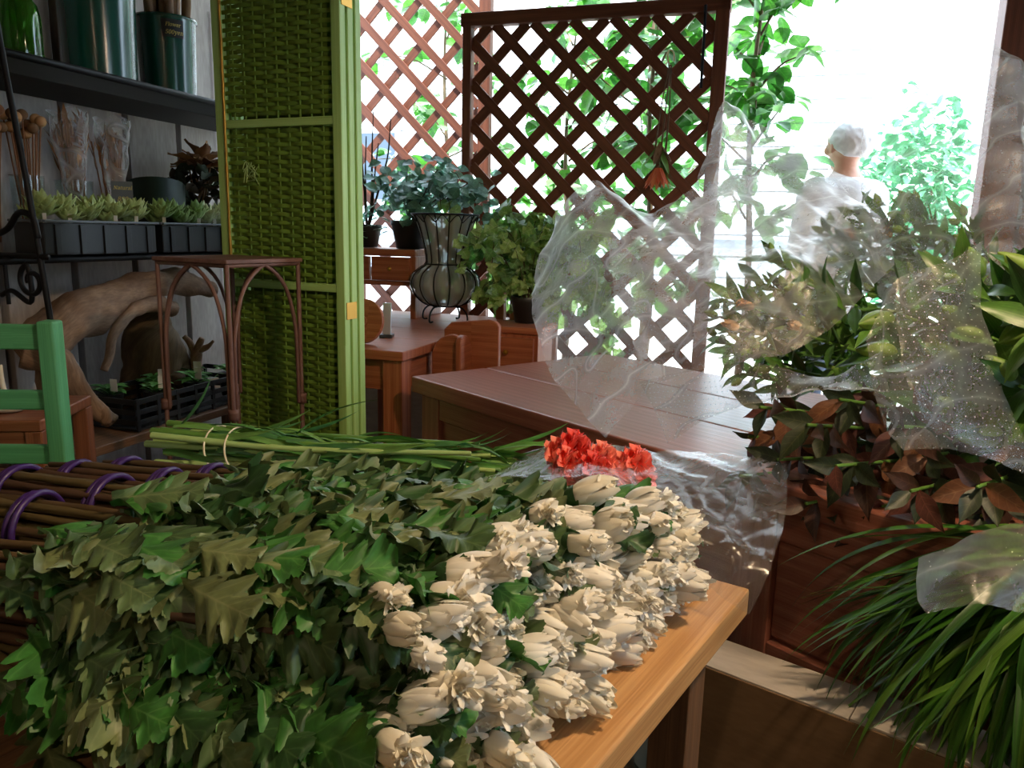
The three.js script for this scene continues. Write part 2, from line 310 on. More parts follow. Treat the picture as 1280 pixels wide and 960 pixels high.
latticePanel('dark brown lattice panel with a dried protea hanging on it', -1.31, -0.27, 0.3, 1.98, 3.36, M.lattice, 0.172, [[-0.02, 0.04], [1.06, 0.055]]);
latticePanel('sunlit orange brown lattice panel behind the twigs', -2.85, -1.51, 0.3, 2.36, 3.98, M.lattice, 0.225, [[-0.02, 0.05], [1.37, 0.065]]);

// ---------- furniture ----------
const BENCH = Math.atan2(-0.559, 0.829);                        // local x = v (towards the camera side), local -z = u (away)
{
  const b = thing('wooden_bench', 'low plank work bench with an orange edge board under the chrysanthemums', 'bench', [0.22, 0, -0.84], BENCH), W = 0.118;
  for (let k = 0; k < 8; k++) part('plank', box(W - 0.003, 0.042, 1.44, -W / 2 - k * W, 0.579, 0.48, 2, 0.004), k < 1 ? M.bench : M.benchDark, b);  // edge board in a lighter wood colour, the other planks darker
  for (const x of [-0.07, -0.88]) for (const z of [-0.16, 1.1]) part('leg', box(0.06, 0.558, 0.06, x, 0.279, z, 1, 0.004), M.benchDark, b);
  for (const z of [-0.16, 1.1]) part('stretcher', box(0.75, 0.06, 0.035, -0.475, 0.527, z, 0, 0.004), M.benchDark, b);
}
const CHEST = Math.atan2(-0.77, 0.64);
{
  const c = thing('wooden_chest', 'large reddish brown wooden chest with panelled front carrying the wrapped lilies', 'chest', [-0.31, 0, -2.31], CHEST), L = 1.8, D = 0.85, T = 0.66;
  for (let k = 0; k < 3; k++) part('top_board', box(L, 0.05, D / 3 - 0.002, L / 2, T - 0.025, -D / 6 - k * D / 3, 0, 0.006), M.chest, c);
  part('body', box(L - 0.1, T - 0.09, D - 0.09, L / 2, (T - 0.05) / 2 + 0.02, -D / 2, 0, 0.003), M.chest, c);
  for (const x of [0.075, 0.66, 1.2, L - 0.075]) part('stile', box(0.09, T - 0.06, 0.03, x, (T - 0.05) / 2, -0.035, 1, 0.003), M.chest, c);
  for (let k = 0; k < 3; k++) { const x0 = [0.12, 0.705, 1.245][k], x1 = [0.615, 1.155, 1.68][k], xm = (x0 + x1) / 2; for (const y of [0.575, 0.3, 0.06]) part('rail', box(x1 - x0, 0.065, 0.026, xm, y, -0.036, 0, 0.003), M.chest, c); for (const y of [0.44, 0.18]) part('panel', box(x1 - x0, 0.2, 0.014, xm, y, -0.042, 0, 0.006), M.chest, c); }
  for (const z of [-0.08, -D + 0.08]) part('stile', box(0.03, T - 0.06, 0.09, 0.035, (T - 0.05) / 2, z, 1, 0.003), M.chest, c);
  for (const y of [0.575, 0.06]) part('rail', box(0.026, 0.065, D - 0.24, 0.036, y, -D / 2, 2, 0.003), M.chest, c);
}
{
  // writing desk against the lattice with a raised shelf of small drawers
  const d = thing('writing_desk', 'red brown writing desk with a raised drawer shelf below the glass urn', 'desk', RP(-1.07, 0, 2.17), ROOM), T = 0.72;
  for (let k = 0; k < 4; k++) part('top_board', box(0.66, 0.032, 0.278, -0.33, T - 0.016, -0.14 - k * 0.28, 0, 0.004), M.desk, d);
  part('apron', box(0.56, 0.1, 0.02, -0.33, T - 0.085, -0.04, 0, 0.003), M.desk, d);
  part('apron', box(0.02, 0.1, 1.0, -0.035, T - 0.085, -0.55, 2, 0.003), M.desk, d);
  for (const x of [-0.045, -0.615]) for (const z of [-0.05, -1.08]) part('leg', box(0.07, T - 0.03, 0.07, x, (T - 0.03) / 2, z, 1, 0.004), M.desk, d);
  const h = part('raised_shelf', [box(0.42, 0.03, 0.3, -0.56, 1.0, -0.98, 0, 0.004), box(0.025, 0.27, 0.28, -0.365, 0.855, -0.98, 1, 0.003), box(0.025, 0.27, 0.28, -0.755, 0.855, -0.98, 1, 0.003), box(0.4, 0.02, 0.28, -0.56, 0.87, -0.98, 0, 0.003)], M.desk, d);
  for (let k = 0; k < 2; k++) { const w = part('drawer', box(0.18, 0.1, 0.02, -0.465 - k * 0.19, 0.932, -0.835, 0, 0.003), M.desk, d); part('knob', new THREE.SphereGeometry(0.009, 12, 8).translate(-0.465 - k * 0.19, 0.932, -0.82), M.brass, w); }
}
{
  // shaped boards standing on the desk, and a small cabinet between desk and chest
  const o = thing('shaped_board_rack', 'red brown wooden rack of shaped boards between desk and chest', 'rack', RP(-0.945, 0, 2.44), ROOM);
  const ex = (s, dpt) => uvBox(new THREE.ExtrudeGeometry(s, { depth: dpt, bevelEnabled: true, bevelSize: 0.003, bevelThickness: 0.003, bevelSegments: 1, curveSegments: 8 }), 0);
  const shp = new THREE.Shape(); shp.moveTo(-0.1, 0.004); shp.lineTo(0.095, 0.004); shp.lineTo(0.095, 0.78); shp.quadraticCurveTo(0.09, 0.8, 0.06, 0.802); shp.lineTo(-0.075, 0.786); shp.lineTo(-0.1, 0.762); shp.closePath();
  part('shaped_board', ex(shp, 0.02).translate(0, 0, -0.03), M.desk, o);
  const shp2 = new THREE.Shape(); shp2.moveTo(-0.1, 0.004); shp2.lineTo(0, 0.004); shp2.lineTo(0, 0.73); shp2.quadraticCurveTo(-0.005, 0.752, -0.03, 0.754); shp2.quadraticCurveTo(-0.085, 0.75, -0.1, 0.69); shp2.closePath();
  part('shaped_board', ex(shp2, 0.02).translate(-0.01, 0, 0.05), M.desk, o);
  part('side_board', ex(shp2, 0.014).rotateY(-Math.PI / 2).translate(-0.002, 0, 0.09), M.desk, o);
  part('base', box(0.19, 0.02, 0.1, 0, 0.012, 0.02, 0, 0.002), M.desk, o);
  const c = thing('small_cabinet', 'small red brown wooden cabinet between the desk and the chest', 'cabinet', RP(-0.9, 0, 2.8), ROOM);
  part('body', box(0.24, 0.73, 0.2, 0, 0.365, 0, 1, 0.003), M.desk, c); part('top', box(0.27, 0.025, 0.22, 0, 0.742, 0, 0, 0.004), M.desk, c);
  for (const y of [0.66, 0.52]) { const d = part('drawer', box(0.21, 0.11, 0.016, 0, y, 0.104, 0, 0.003), M.desk, c); part('knob', new THREE.SphereGeometry(0.01, 12, 8).translate(0, y, 0.12), M.brass, d); }
}
{
  // folding screen: three woven panels folded together
  const dir = V(0.418, 0, 0.18).normalize(), turn = Math.atan2(-dir.z, dir.x), W = 0.455, H = 1.9;
  const s = thing('folding_screen', 'bright green woven folding screen folded flat beside the metal stand', 'screen', [-0.905, 0, -2.43], turn);
  for (let p = 0; p < 3; p++) {
    const z = -p * 0.037, fr = part('panel_frame', [box(0.03, H, 0.027, 0.015, H / 2, z, 1, 0.003), box(0.03, H, 0.027, W - 0.015, H / 2, z, 1, 0.003)], M.screenFrame, s);
    for (const y of [0.03, 0.455, 0.925, 1.395, H - 0.02]) part('crossbar', box(W - 0.056, 0.024, 0.02, W / 2, y, z + 0.001, 0, 0.003), M.screenFrame, fr);
    if (p > 0) { part('woven_fill', box(W - 0.13, H - 0.06, 0.006, W / 2, H / 2, z, 1, 0.001), M.weaveA, s); continue; }
    const sticks = []; for (let k = 0; k < 9; k++) sticks.push(tube([[0.065 + k * 0.04, 0.03, z], [0.065 + k * 0.04, H / 2, z], [0.065 + k * 0.04, H - 0.03, z]], 0.003, { n: 2, sides: 5 }));
    part('weave_stick', sticks, M.weaveB, s).userData.kind = 'stuff';
    for (const q of [0, 1]) {
      const pos = [], idx = [];
      for (let r = q, y = 0.06 + q * 0.0125; y < H - 0.06; r += 2, y += 0.025) {
        if ([0.455, 0.925, 1.395].some((c) => Math.abs(c - y) < 0.02)) continue;
        const x0 = q ? 0.052 : 0.024, x1 = q ? W - 0.05 : W - 0.026, n = 40, b = pos.length / 3, hh = 0.0062;
        for (let k = 0; k <= n; k++) { const x = lerp(x0, x1, k / n), bend = 0.0048 * Math.cos((x - 0.065) / 0.04 * Math.PI) * (q ? -1 : 1) * (Math.min(k, n - k) < 3 ? 0.3 : 1); for (const [dy, dz] of [[-hh, 0], [-hh * 0.6, 0.0018], [hh * 0.6, 0.0018], [hh, 0]]) pos.push(x, y + dy + 0.0008 * noise(x * 60, y * 90), z + bend + dz); }
        for (let k = 0; k < n; k++) for (let e = 0; e < 3; e++) { const a = b + k * 4 + e; idx.push(a, a + 4, a + 1, a + 1, a + 4, a + 5); }
      }
      const g = new THREE.BufferGeometry(); g.setAttribute('position', new THREE.Float32BufferAttribute(pos, 3)); g.setIndex(idx); g.computeVertexNormals();
      part('woven_strip', g, q ? M.weaveA : M.weaveB, s).userData.kind = 'stuff';
    }
    part('woven_edge', tube([[0.036, 0.05, z + 0.014], [0.036, 0.9, z + 0.014], [0.036, H - 0.05, z + 0.014]], 0.004, { n: 90, sides: 6, rough: 0.5, freq: 90 }), M.brass, s);
  }
  for (const y of [0.86, 1.72]) part('hinge', box(0.002, 0.05, 0.05, W + 0.001, y, -0.02, 1, 0.0005), M.brass, s);
  const frays = []; reseed(5); for (let k = 0; k < 14; k++) frays.push(tube([[0.1 + rr(0, 0.05), 1.26 + rr(-0.03, 0.03), 0.006], [0.1 + rr(0, 0.05), 1.26 + rr(-0.03, 0.03), 0.018], [0.1 + rr(0, 0.06), 1.25 + rr(-0.03, 0.03), 0.02]], 0.0014, { n: 5, sides: 4 }));
  part('frayed_strand', frays, M.stemPale, s).userData.kind = 'stuff';
}
{
  // wrought iron plant stand with pointed arches
  const al = THREE.MathUtils.degToRad(27), N = V(-0.743, 0, -2.0), S = 0.262, H = 1.012;
  const a = V(-Math.cos(al), 0, -Math.sin(al)), b = V(Math.sin(al), 0, -Math.cos(al));
  const st = thing('plant_stand', 'tall rusty metal plant stand with pointed arches', 'plant stand', N);
  const c = [V(0, 0, 0), a.clone().multiplyScalar(S), a.clone().multiplyScalar(S).addScaledVector(b, S), b.clone().multiplyScalar(S)];
  const cen = c[2].clone().multiplyScalar(0.5), top = box(S + 0.02, 0.012, S + 0.02, 0, 0, 0, 0, 0.003); top.rotateY(Math.atan2(-b.z, b.x)); top.translate(cen.x, H - 0.006, cen.z);
  part('top_plate', top, M.rust, st);
  for (let k = 0; k < 4; k++) {
    const p = c[k], q = c[(k + 1) % 4], at = (t, y) => p.clone().lerp(q, t).setY(y);
    const lg = part('leg', tube([[p.x, 0, p.z], [p.x, 0.5, p.z], [p.x, H - 0.012, p.z]], 0.0065, { n: 6 }), M.rust, st);
    part('collar', tube([[p.x, 0.585, p.z], [p.x, 0.6, p.z], [p.x, 0.615, p.z]], 0.014, { n: 3 }), M.rust, lg);
    part('top_bar', tube([at(0, H - 0.016), at(0.5, H - 0.016), at(1, H - 0.016)], 0.006, { n: 4 }), M.rust, st);
    for (const e of [0, 1]) { const m = (t, y) => at(e ? 1 - t : t, y); part('arch', tube([m(0.05, 0.59), m(0.05, 0.72), m(0.075, 0.83), m(0.2, 0.93), m(0.36, 0.975), m(0.5, H - 0.016)], 0.0055, { n: 18 }), M.rust, st); }
  }
}
{
  // painted ladder-back chair, seen over its back
  const P = [-0.972, 0.899, -1.6], ch = thing('ladder_back_chair', 'green painted wooden ladder back chair', 'chair', [P[0], 0, P[2]], 0.06), W = 0.4;
  for (const x of [0, -W]) { part('back_post', box(0.036, 0.895, 0.045, x, 0.4475, 0, 1, 0.006), M.chair, ch); part('leg', box(0.036, 0.43, 0.036, x, 0.215, 0.37, 1, 0.005), M.chair, ch); }
  for (const [y, h] of [[0.86, 0.053], [0.725, 0.042], [0.605, 0.042]]) part('back_rail', box(W - 0.034, h, 0.02, -W / 2, y, 0.002, 0, 0.005), M.chair, ch);
  part('seat', box(W + 0.03, 0.022, 0.4, -W / 2, 0.441, 0.19, 0, 0.006), M.chair, ch);
  for (const x of [0, -W]) part('stretcher', box(0.02, 0.028, 0.34, x, 0.2, 0.185, 2, 0.004), M.chair, ch);
  for (const z of [0, 0.37]) part('stretcher', box(W - 0.03, 0.028, 0.02, -W / 2, 0.26, z, 0, 0.004), M.chair, ch);
}
{
  const p = [-1.174, 0.626, -1.84], o = thing('wooden_stool', 'small red brown wooden stool behind the green chair', 'stool', [p[0], 0, p[2]], 0.12);
  part('seat', box(0.36, 0.03, 0.3, -0.16, 0.605, -0.13, 0, 0.005), M.stool, o); part('apron', box(0.32, 0.07, 0.02, -0.16, 0.555, 0.005, 0, 0.003), M.stool, o);
  for (const x of [0, -0.32]) for (const z of [0, -0.26]) part('leg', box(0.04, 0.59, 0.04, x, 0.295, z, 1, 0.003), M.stool, o);
  const q = [-1.279, 0.676, -1.9], m = thing('wooden_mallet', 'pale wooden mallet with thin handle on the stool', 'mallet', [q[0], 0.621, q[2]], 0);
  part('head', lathe([[0.0001, 0], [0.03, 0.002], [0.034, 0.015], [0.03, 0.03], [0.0001, 0.034]], 20).scale(1.1, 1, 0.8), M.cream, m); part('handle', tube([[0, 0.03, 0], [-0.008, 0.07, 0], [-0.01, 0.12, 0]], 0.006, { n: 6 }), M.cream, m);
}
{
  // flat carton standing on edge in front of the chest, under the bench corner
  const p = [0.355, 0.391, -1.17], ln = V(0.79, 0, 0.61), o = thing('flower_carton', 'narrow cardboard flower carton with pale top beside the bench', 'carton', [p[0] - 0.035, 0, p[2] - 0.02], Math.atan2(-ln.z, ln.x)), H = p[1], L = 0.75, D = 0.1;
  part('front_side', box(L, H, 0.005, L / 2, H / 2, 0, 0, 0.001), M.cardboard, o); part('rear_side', box(L, H, 0.005, L / 2, H / 2, -D, 0, 0.001), M.cardboard, o);
  for (const x of [0.0025, L - 0.0025]) part('end_side', box(0.005, H, D, x, H / 2, -D / 2, 1, 0.001), M.cardboard, o);
  for (let k = 0; k < 3; k++) part('top_flap', box(L / 3 - 0.002, 0.005, D, L / 6 + k * L / 3, H + 0.001 + (k % 2) * 0.0015, -D / 2, 0, 0.001), M.carton, o);
  const q = [0.297, 0.147, -1.32], b = thing('water_bottle', 'clear plastic water bottle on the floor under the bench', 'bottle', [q[0] + 0.03, 0, q[2] - 0.12]);
  part('body', lathe([[0.0001, 0], [0.05, 0.003], [0.055, 0.02], [0.055, 0.18], [0.05, 0.19], [0.055, 0.2], [0.055, 0.28], [0.03, 0.34], [0.018, 0.36]], 28), mat(0xd7e8f5, 0.1, { transmission: 0.7, thickness: 0 }), b);
  part('cap', lathe([[0.0001, 0.385], [0.02, 0.385], [0.02, 0.358]], 20), M.white, b);
}
// ---------- chrysanthemum bunches on the bench ----------
const UP = V(0, 1, 0);
const LOBED = [0.05, 0.06, 0.07, 0.1, 0.4, 0.78, 0.86, 0.6, 0.42, 0.66, 0.94, 1, 0.86, 0.5, 0.48, 0.72, 0.8, 0.66, 0.5, 0.52, 0.46, 0.28, 0];
reseed(21);
const mumLeaves = []; for (let k = 0; k < 12; k++) mumLeaves.push(leafGeo({ L: 0.105, W: 0.078, widths: LOBED, n: 44, m: 3, sweep: rr(0.4, 0.7), bend: rr(-0.1, 1.0), cup: rr(-0.25, 0.45), wave: rr(0.12, 0.28), twist: rr(-0.5, 0.5), sd: k + 1, teeth: 0.05 }));
const mumMats = [leafMat(0x3e5a32, 0x7c925e, 201), leafMat(0x587048, 0x96a474, 202), leafMat(0x2b4e26, 0x62844e, 203), leafMat(0x6e7c50, 0xa6ac7c, 204), leafMat(0x3a7430, 0x7cae60, 205)];
const petalMats = [mat(0xf7f2e6, 0.5, { transmission: 0.18, thickness: 0 }), mat(0xf8f5ec, 0.5, { transmission: 0.18, thickness: 0 }), mat(0xf3eddc, 0.5, { transmission: 0.18, thickness: 0 })];
// half open incurved flower: long petals from the centre, curling inwards at the tips, along +x
function mumHead(sd, open) {
  reseed(300 + sd); const list = [], n = 70;
  for (let k = 0; k < n; k++) {
    const ring = Math.sqrt(k / n), a = k * 2.39996, len = lerp(0.042, 0.058, rnd()) * (1 - 0.12 * (1 - ring)), spread = ring * open * rr(0.85, 1.15);
    const g = leafGeo({ L: len, W: 0.0125, widths: [0.5, 0.7, 0.85, 0.95, 1, 1, 0.95, 0.78, 0.35], n: 9, m: 1, bend: rr(-1.9, -0.8) * (0.3 + ring), cup: 0.9, twist: rr(-0.5, 0.5), wave: 0.03, sd: k });
    const rad = V(0, Math.cos(a), Math.sin(a));
    list.push(aimGeo(g, V(0, 0, 0).addScaledVector(rad, 0.003 + 0.007 * ring), V(1, 0, 0).addScaledVector(rad, spread), rad.clone().multiplyScalar(-1).addScaledVector(V(1, 0, 0), 0.3), 1));
  }
  // a few outer petals flung back
  for (let k = 0; k < 9; k++) { const a = rr(0, 6.28), rad = V(0, Math.cos(a), Math.sin(a)); list.push(aimGeo(leafGeo({ L: rr(0.03, 0.04), W: 0.0115, widths: [0.5, 0.8, 1, 1, 0.7, 0.1], n: 6, m: 1, bend: rr(-2.2, -0.6), cup: 0.6, sd: k + 50 }), rad.clone().multiplyScalar(0.009), V(1, 0, 0).addScaledVector(rad, open * rr(1.0, 1.4)), rad.clone().multiplyScalar(-1), 1)); }
  return merge(list);
}
const heads = [0, 1, 2, 3, 4, 5, 6].map((k) => mumHead(k, [0.62, 0.78, 0.92, 0.7, 0.85, 1.05, 0.5][k]));
const calyx = lathe([[0.0001, -0.004], [0.008, -0.002], [0.012, 0.006], [0.0135, 0.014]], 14).rotateZ(-Math.PI / 2);
const stemMat = [mat(0xffffff, 0.7, { map: patchMap(0x3a2c1a, 0x6a5432, 211, 6, 60) }), mat(0xffffff, 0.7, { map: patchMap(0x44371a, 0x75653a, 212, 6, 60) }), mat(0xffffff, 0.7, { map: patchMap(0x332217, 0x5c4028, 213, 6, 60) })];
const DD = V(0.97, 0, 0.24).normalize(), NN = V(0.24, 0, -0.97).normalize();   // along the stems towards the flowers; across the pile away from the camera
const stemGeos = []; reseed(31); for (let k = 0; k < 5; k++) stemGeos.push(tube([[0, 0, 0], [0.07, rr(-0.004, 0.004), rr(-0.003, 0.003)], [0.15, rr(-0.003, 0.003), rr(-0.004, 0.004)], [0.24, 0, rr(-0.003, 0.003)], [0.4, rr(-0.006, 0.006), rr(-0.006, 0.006)], [0.78, 0, 0]], [0.0052, 0.005, 0.0048, 0.0046, 0.004, 0.003], { n: 30, sides: 6, rough: 0.38, freq: 75 }));
const bandGeo = (r, w = 0.012) => { const list = []; for (let k = 0; k < 3; k++) list.push(new THREE.TorusGeometry(r * (0.98 + 0.03 * k), w / 4, 6, 26).rotateY(Math.PI / 2 + rr(-0.12, 0.12)).translate((k - 1) * w * 0.35, 0, 0)); return merge(list); };
function mumBunch(w, y, shift, len, nLeaf, sd, faceUp, nHead, label) {
  reseed(sd);
  const head = V(-0.03, 0, -0.60).addScaledVector(NN, w).addScaledVector(DD, w * 0.366 + shift), yaw = rr(-0.05, 0.05);
  const dir = DD.clone().applyAxisAngle(UP, yaw), nrm = V(dir.z, 0, -dir.x), base = head.clone().addScaledVector(dir, -len).setY(y);
  const o = thing('chrysanthemum_bunch', label, 'flower bunch', base, 0, 'white chrysanthemum bunches piled on the bench');
  const P = (x, a, b) => dir.clone().multiplyScalar(x).addScaledVector(UP, a).addScaledVector(nrm, b);
  const ns = 24, discs = [];
  for (let k = 0; k < ns; k++) { const r = Math.sqrt((k + 0.4) / ns), a = k * 2.4 + sd; discs.push([r * Math.cos(a), r * Math.sin(a)]); }
  for (const [a, b] of discs) {
    const from = P(rr(-0.015, 0.015), a * 0.032, b * 0.036), to = P(len - 0.05, a * 0.045, b * 0.06), m = part('stem', pick(stemGeos), pick(stemMat), o);
    aim(m, from, to.clone().sub(from), UP); m.scale.set(to.distanceTo(from) / 0.78, 1, 1);
  }
  for (const x of [0.055, 0.2]) { const b = part('rubber_band', bandGeo(0.0385 + 0.012 * x, 0.016), M.purple, o); aim(b, P(x, 0, 0), dir, UP); b.userData.label = 'purple rubber band'; if (sd === 411 && x > 0.1) { const t = part('round_tag', new THREE.CylinderGeometry(0.011, 0.011, 0.002, 20).rotateX(Math.PI / 2 - 0.5).translate(0, 0.018, 0.042), M.white, b); t.userData.label = 'white round tag'; } }
  for (let k = 0; k < nHead; k++) {
    const r = Math.sqrt((k + 0.3) / nHead), a = k * 2.4 + sd * 1.7, yy = r * Math.cos(a), zz = r * Math.sin(a);
    const d = dir.clone().addScaledVector(UP, yy * 0.35 + rr(-0.1, 0.35)).addScaledVector(nrm, zz * 0.4 + rr(-0.45, 0.05));
    const p = P(len + rr(-0.05, 0.015) - r * 0.015, yy * 0.056, zz * 0.066), h = part('flower_head', pick(heads), pick(petalMats), o);
    aim(h, p, d, UP.clone().applyAxisAngle(dir, rr(0, 6))); h.scale.setScalar(rr(0.85, 1.3));
    aim(part('calyx', calyx, mumMats[2], h), V(-0.006, 0, 0), V(1, 0, 0), UP);
  }
  for (let k = 0; k < nLeaf; k++) {
    const near = k % 7 === 0, x = near ? rr(len - 0.1, len - 0.02) : lerp(len < 0.6 ? 0.12 : len < 0.75 ? 0.17 : lerp(0.33, 0.28, Math.min(1, Math.max(0, w) / 0.4)), len - 0.09, (k + rnd()) / nLeaf), th = faceUp + (rnd() + rnd() - 1) * 1.9, rad = P(0, Math.cos(th), -Math.sin(th));
    const R = rr(0.03, 0.062) * (near ? 0.9 : 1), d = dir.clone().multiplyScalar(near ? 0.6 : rr(0.8, 1.2)).addScaledVector(rad, rr(-0.15, 0.2)).addScaledVector(nrm, rr(-0.5, 0.5)).addScaledVector(UP, rr(-0.25, 0.05));
    const lf = part('leaf', pick(mumLeaves), pick(mumMats), o);
    aim(lf, P(x, 0, 0).addScaledVector(rad, R), d, rad.clone().addScaledVector(UP, 0.5).addScaledVector(nrm, rr(-0.5, 0.5)), near ? rr(0.45, 0.75) : rr(0.55, 1.05));
  }
  return o;
}
const mumLabel = 'bunch of white half open chrysanthemums with lobed leaves on the bench';
// [across, height, shift along stems, length, leaves, seed, facing, heads]
for (const a of [[-0.02, 0.672, -0.025, 0.53, 260, 401, 0.75, 17], [0.07, 0.662, 0.0, 0.7, 170, 402, 0.6, 17], [0.17, 0.662, -0.005, 0.8, 60, 403, 0.2, 17], [0.27, 0.66, -0.01, 0.82, 60, 404, 0, 17], [0.36, 0.658, -0.01, 0.82, 60, 405, -0.1, 17], [0.44, 0.65, -0.015, 0.84, 90, 406, -0.2, 17],
  [0.03, 0.742, -0.045, 0.76, 200, 407, 0.5, 18], [0.12, 0.745, -0.035, 0.78, 190, 408, 0.15, 18], [0.215, 0.738, -0.03, 0.8, 190, 409, 0, 18], [0.31, 0.725, -0.025, 0.82, 190, 410, 0, 18], [0.395, 0.71, -0.02, 0.84, 170, 411, -0.1, 18]]) mumBunch(...a, mumLabel);

// ---------- pale green bunch tied with twine, behind the chrysanthemums ----------
const strapGeos = []; reseed(41); for (let k = 0; k < 6; k++) strapGeos.push(leafGeo({ L: 0.17, W: 0.014, widths: [0.55, 0.8, 1, 1, 0.85, 0.6, 0.3, 0], n: 12, m: 1, bend: rr(-0.7, 1.2), cup: 0.5, twist: rr(-0.8, 0.8), sd: k }));
const strapMats = [leafMat(0x4f8a3c, 0x8fbf6c, 221, { side: 0 }), leafMat(0x6a9a4a, 0xa6c884, 222, { side: 0 }), leafMat(0x3f7440, 0x7fae70, 223, { side: 0 })];
{
  reseed(43);
  const from = V([-0.654, 0.69, -1.399]), to = V([0.004, 0.69, -1.283]), dir = to.clone().sub(from).normalize(), nrm = V(dir.z, 0, -dir.x), len = to.distanceTo(from);
  const o = thing('greenery_bunch', 'bunch of pale green leafy stems tied with twine behind the chrysanthemums', 'greenery bunch', from);
  const P = (x, a, b) => dir.clone().multiplyScalar(x).addScaledVector(UP, a).addScaledVector(nrm, b);
  for (let k = 0; k < 22; k++) { const a = rr(-0.035, 0.035), b = rr(-0.05, 0.05), x0 = rr(-0.02, 0.04); part('stem', tube([P(x0, a, b), P(len * 0.4, a * 0.8 + rr(-0.005, 0.005), b * 0.8), P(len * rr(0.85, 1), a + rr(-0.01, 0.02), b)], [0.0065, 0.006, 0.004], { n: 10, sides: 7 }), k % 3 ? M.stemPale : M.stemGreen, o); }
  for (let k = 0; k < 110; k++) { const x = rr(0.02, len * 0.98), th = rr(-1.6, 1.6), rad = P(0, Math.cos(th), -Math.sin(th)); aim(part('leaf', pick(strapGeos), pick(strapMats), o), P(x, 0, 0).addScaledVector(rad, rr(0.02, 0.045)), dir.clone().addScaledVector(rad, rr(-0.1, k % 7 ? 0.22 : 0.9)).addScaledVector(nrm, rr(-0.2, 0.2)), rad, rr(0.6, 1.15)); }
  for (const x of [0.12, 0.16]) aim(part('twine', new THREE.TorusGeometry(0.052, 0.0018, 6, 30).rotateY(Math.PI / 2).scale(1, 0.85, 1.1), M.twine, o), P(x, 0, 0), dir.clone().addScaledVector(UP, 0.3), UP);
}

// ---------- film ----------
const dots = tex(256, 256, (u, v) => { const c = u * 14, r = v * 14, odd = Math.floor(r) % 2 * 0.5, dx = ((c + odd) % 1) - 0.5, dy = (r % 1) - 0.5, k = Math.hypot(dx, dy) < 0.07 ? 0.2 : 1; return [k, k, k]; }, false);
const specks = tex(256, 256, (u, v) => { let k = 1; for (let q = 0; q < 26; q++) { const x = hash3(q, 3, 9), y = hash3(q, 5, 2), r = 0.002 + 0.005 * hash3(q, 8, 4); if (Math.hypot(u - x, v - y) < r) k = 0.25; } return [k, k, k]; }, false);
const crinkle = tex(512, 512, (u, v) => { const r = (s, z) => 1 - Math.abs(tnoise(u * s + 0.6 * tnoise(u * 4, v * 4, 4, z), v * s + 0.6 * tnoise(u * 4, v * 4, 4, z + 1), s, z + 2) * 2 - 1), k = r(5, 1) * 0.55 + r(11, 5) * 0.3 + r(24, 9) * 0.15; return [k, k, k]; }, false);
const scuff = tex(512, 512, (u, v) => { const r = (s, z) => 1 - Math.abs(tnoise(u * s + 0.6 * tnoise(u * 4, v * 4, 4, z), v * s + 0.6 * tnoise(u * 4, v * 4, 4, z + 1), s, z + 2) * 2 - 1), k = 0.36 + 0.2 * Math.pow(r(3, 1), 20) + 0.08 * tnoise(u * 6, v * 6, 6, 3) + 0.04 * tnoise(u * 90, v * 90, 90, 5); return [k, k, k]; }, false);
const filmMat = (map, rough = 1) => { const b = crinkle.clone(); b.repeat.set(0.5, 0.5); b.needsUpdate = true; const sc = scuff.clone(); sc.repeat.set(0.5, 0.5); sc.needsUpdate = true; const t = map.clone(); t.repeat.set(0.8, 0.8); t.needsUpdate = true; return mat(0xffffff, rough, { transmission: 0.97, thickness: 0, ior: 1.5, transmissionMap: t, bumpMap: b, roughnessMap: sc, bumpScale: 0.003, specularIntensity: 1 }); };
const FILM = filmMat(specks), FILMDOT = filmMat(dots, 0.9), FILMSOFT = filmMat(specks, 0.62);

// ---------- lilies and other bunches on the chest ----------
const LANCE = [0.25, 0.55, 0.8, 0.95, 1, 0.98, 0.88, 0.7, 0.45, 0.2, 0];
const lilyLeaves = []; reseed(51); for (let k = 0; k < 8; k++) lilyLeaves.push(leafGeo({ L: 0.13, W: 0.036, widths: LANCE, n: 12, m: 2, bend: rr(-0.5, 1.3), cup: rr(0.15, 0.45), wave: 0.05, twist: rr(-0.4, 0.4), sd: k }));
const ovalLeaves = []; for (let k = 0; k < 8; k++) ovalLeaves.push(leafGeo({ L: 0.09, W: 0.036, widths: [0.12, 0.3, 0.6, 0.85, 1, 1, 0.88, 0.66, 0.4, 0.16, 0], n: 12, m: 2, bend: rr(-0.6, 1.1), cup: rr(0.1, 0.5), wave: 0.06, twist: rr(-0.5, 0.5), sd: k }));
function budGeo(L, R) {
  const pos = [], idx = [], uv = [], n = 14, m = 18;
  for (let i = 0; i <= n; i++) { const t = i / n, r = R * Math.pow(Math.sin(Math.PI * Math.pow(t, 0.8)), 0.75) * (1 - 0.25 * t) + 0.001; for (let j = 0; j <= m; j++) { const a = j / m * Math.PI * 2, q = r * (1 - 0.2 * Math.pow(Math.abs(Math.cos(a * 1.5)), 8)); pos.push(t * L, q * Math.cos(a), q * Math.sin(a)); uv.push(t, j / m); } }
  for (let i = 0; i < n; i++) for (let j = 0; j < m; j++) { const a = i * (m + 1) + j; idx.push(a, a + 1, a + m + 1, a + 1, a + m + 2, a + m + 1); }
  const g = new THREE.BufferGeometry(); g.setAttribute('position', new THREE.Float32BufferAttribute(pos, 3)); g.setAttribute('uv', new THREE.Float32BufferAttribute(uv, 2)); g.setIndex(idx); g.computeVertexNormals(); return g;
}
const bud = budGeo(0.075, 0.021);
const lilyMats = [leafMat(0x3a6426, 0x749a4a, 231, { side: 0, rough: 0.38 }), leafMat(0x2c5222, 0x648a44, 232, { side: 0, rough: 0.38 }), leafMat(0x4c782e, 0x8cae5a, 233, { side: 0, rough: 0.4 })];
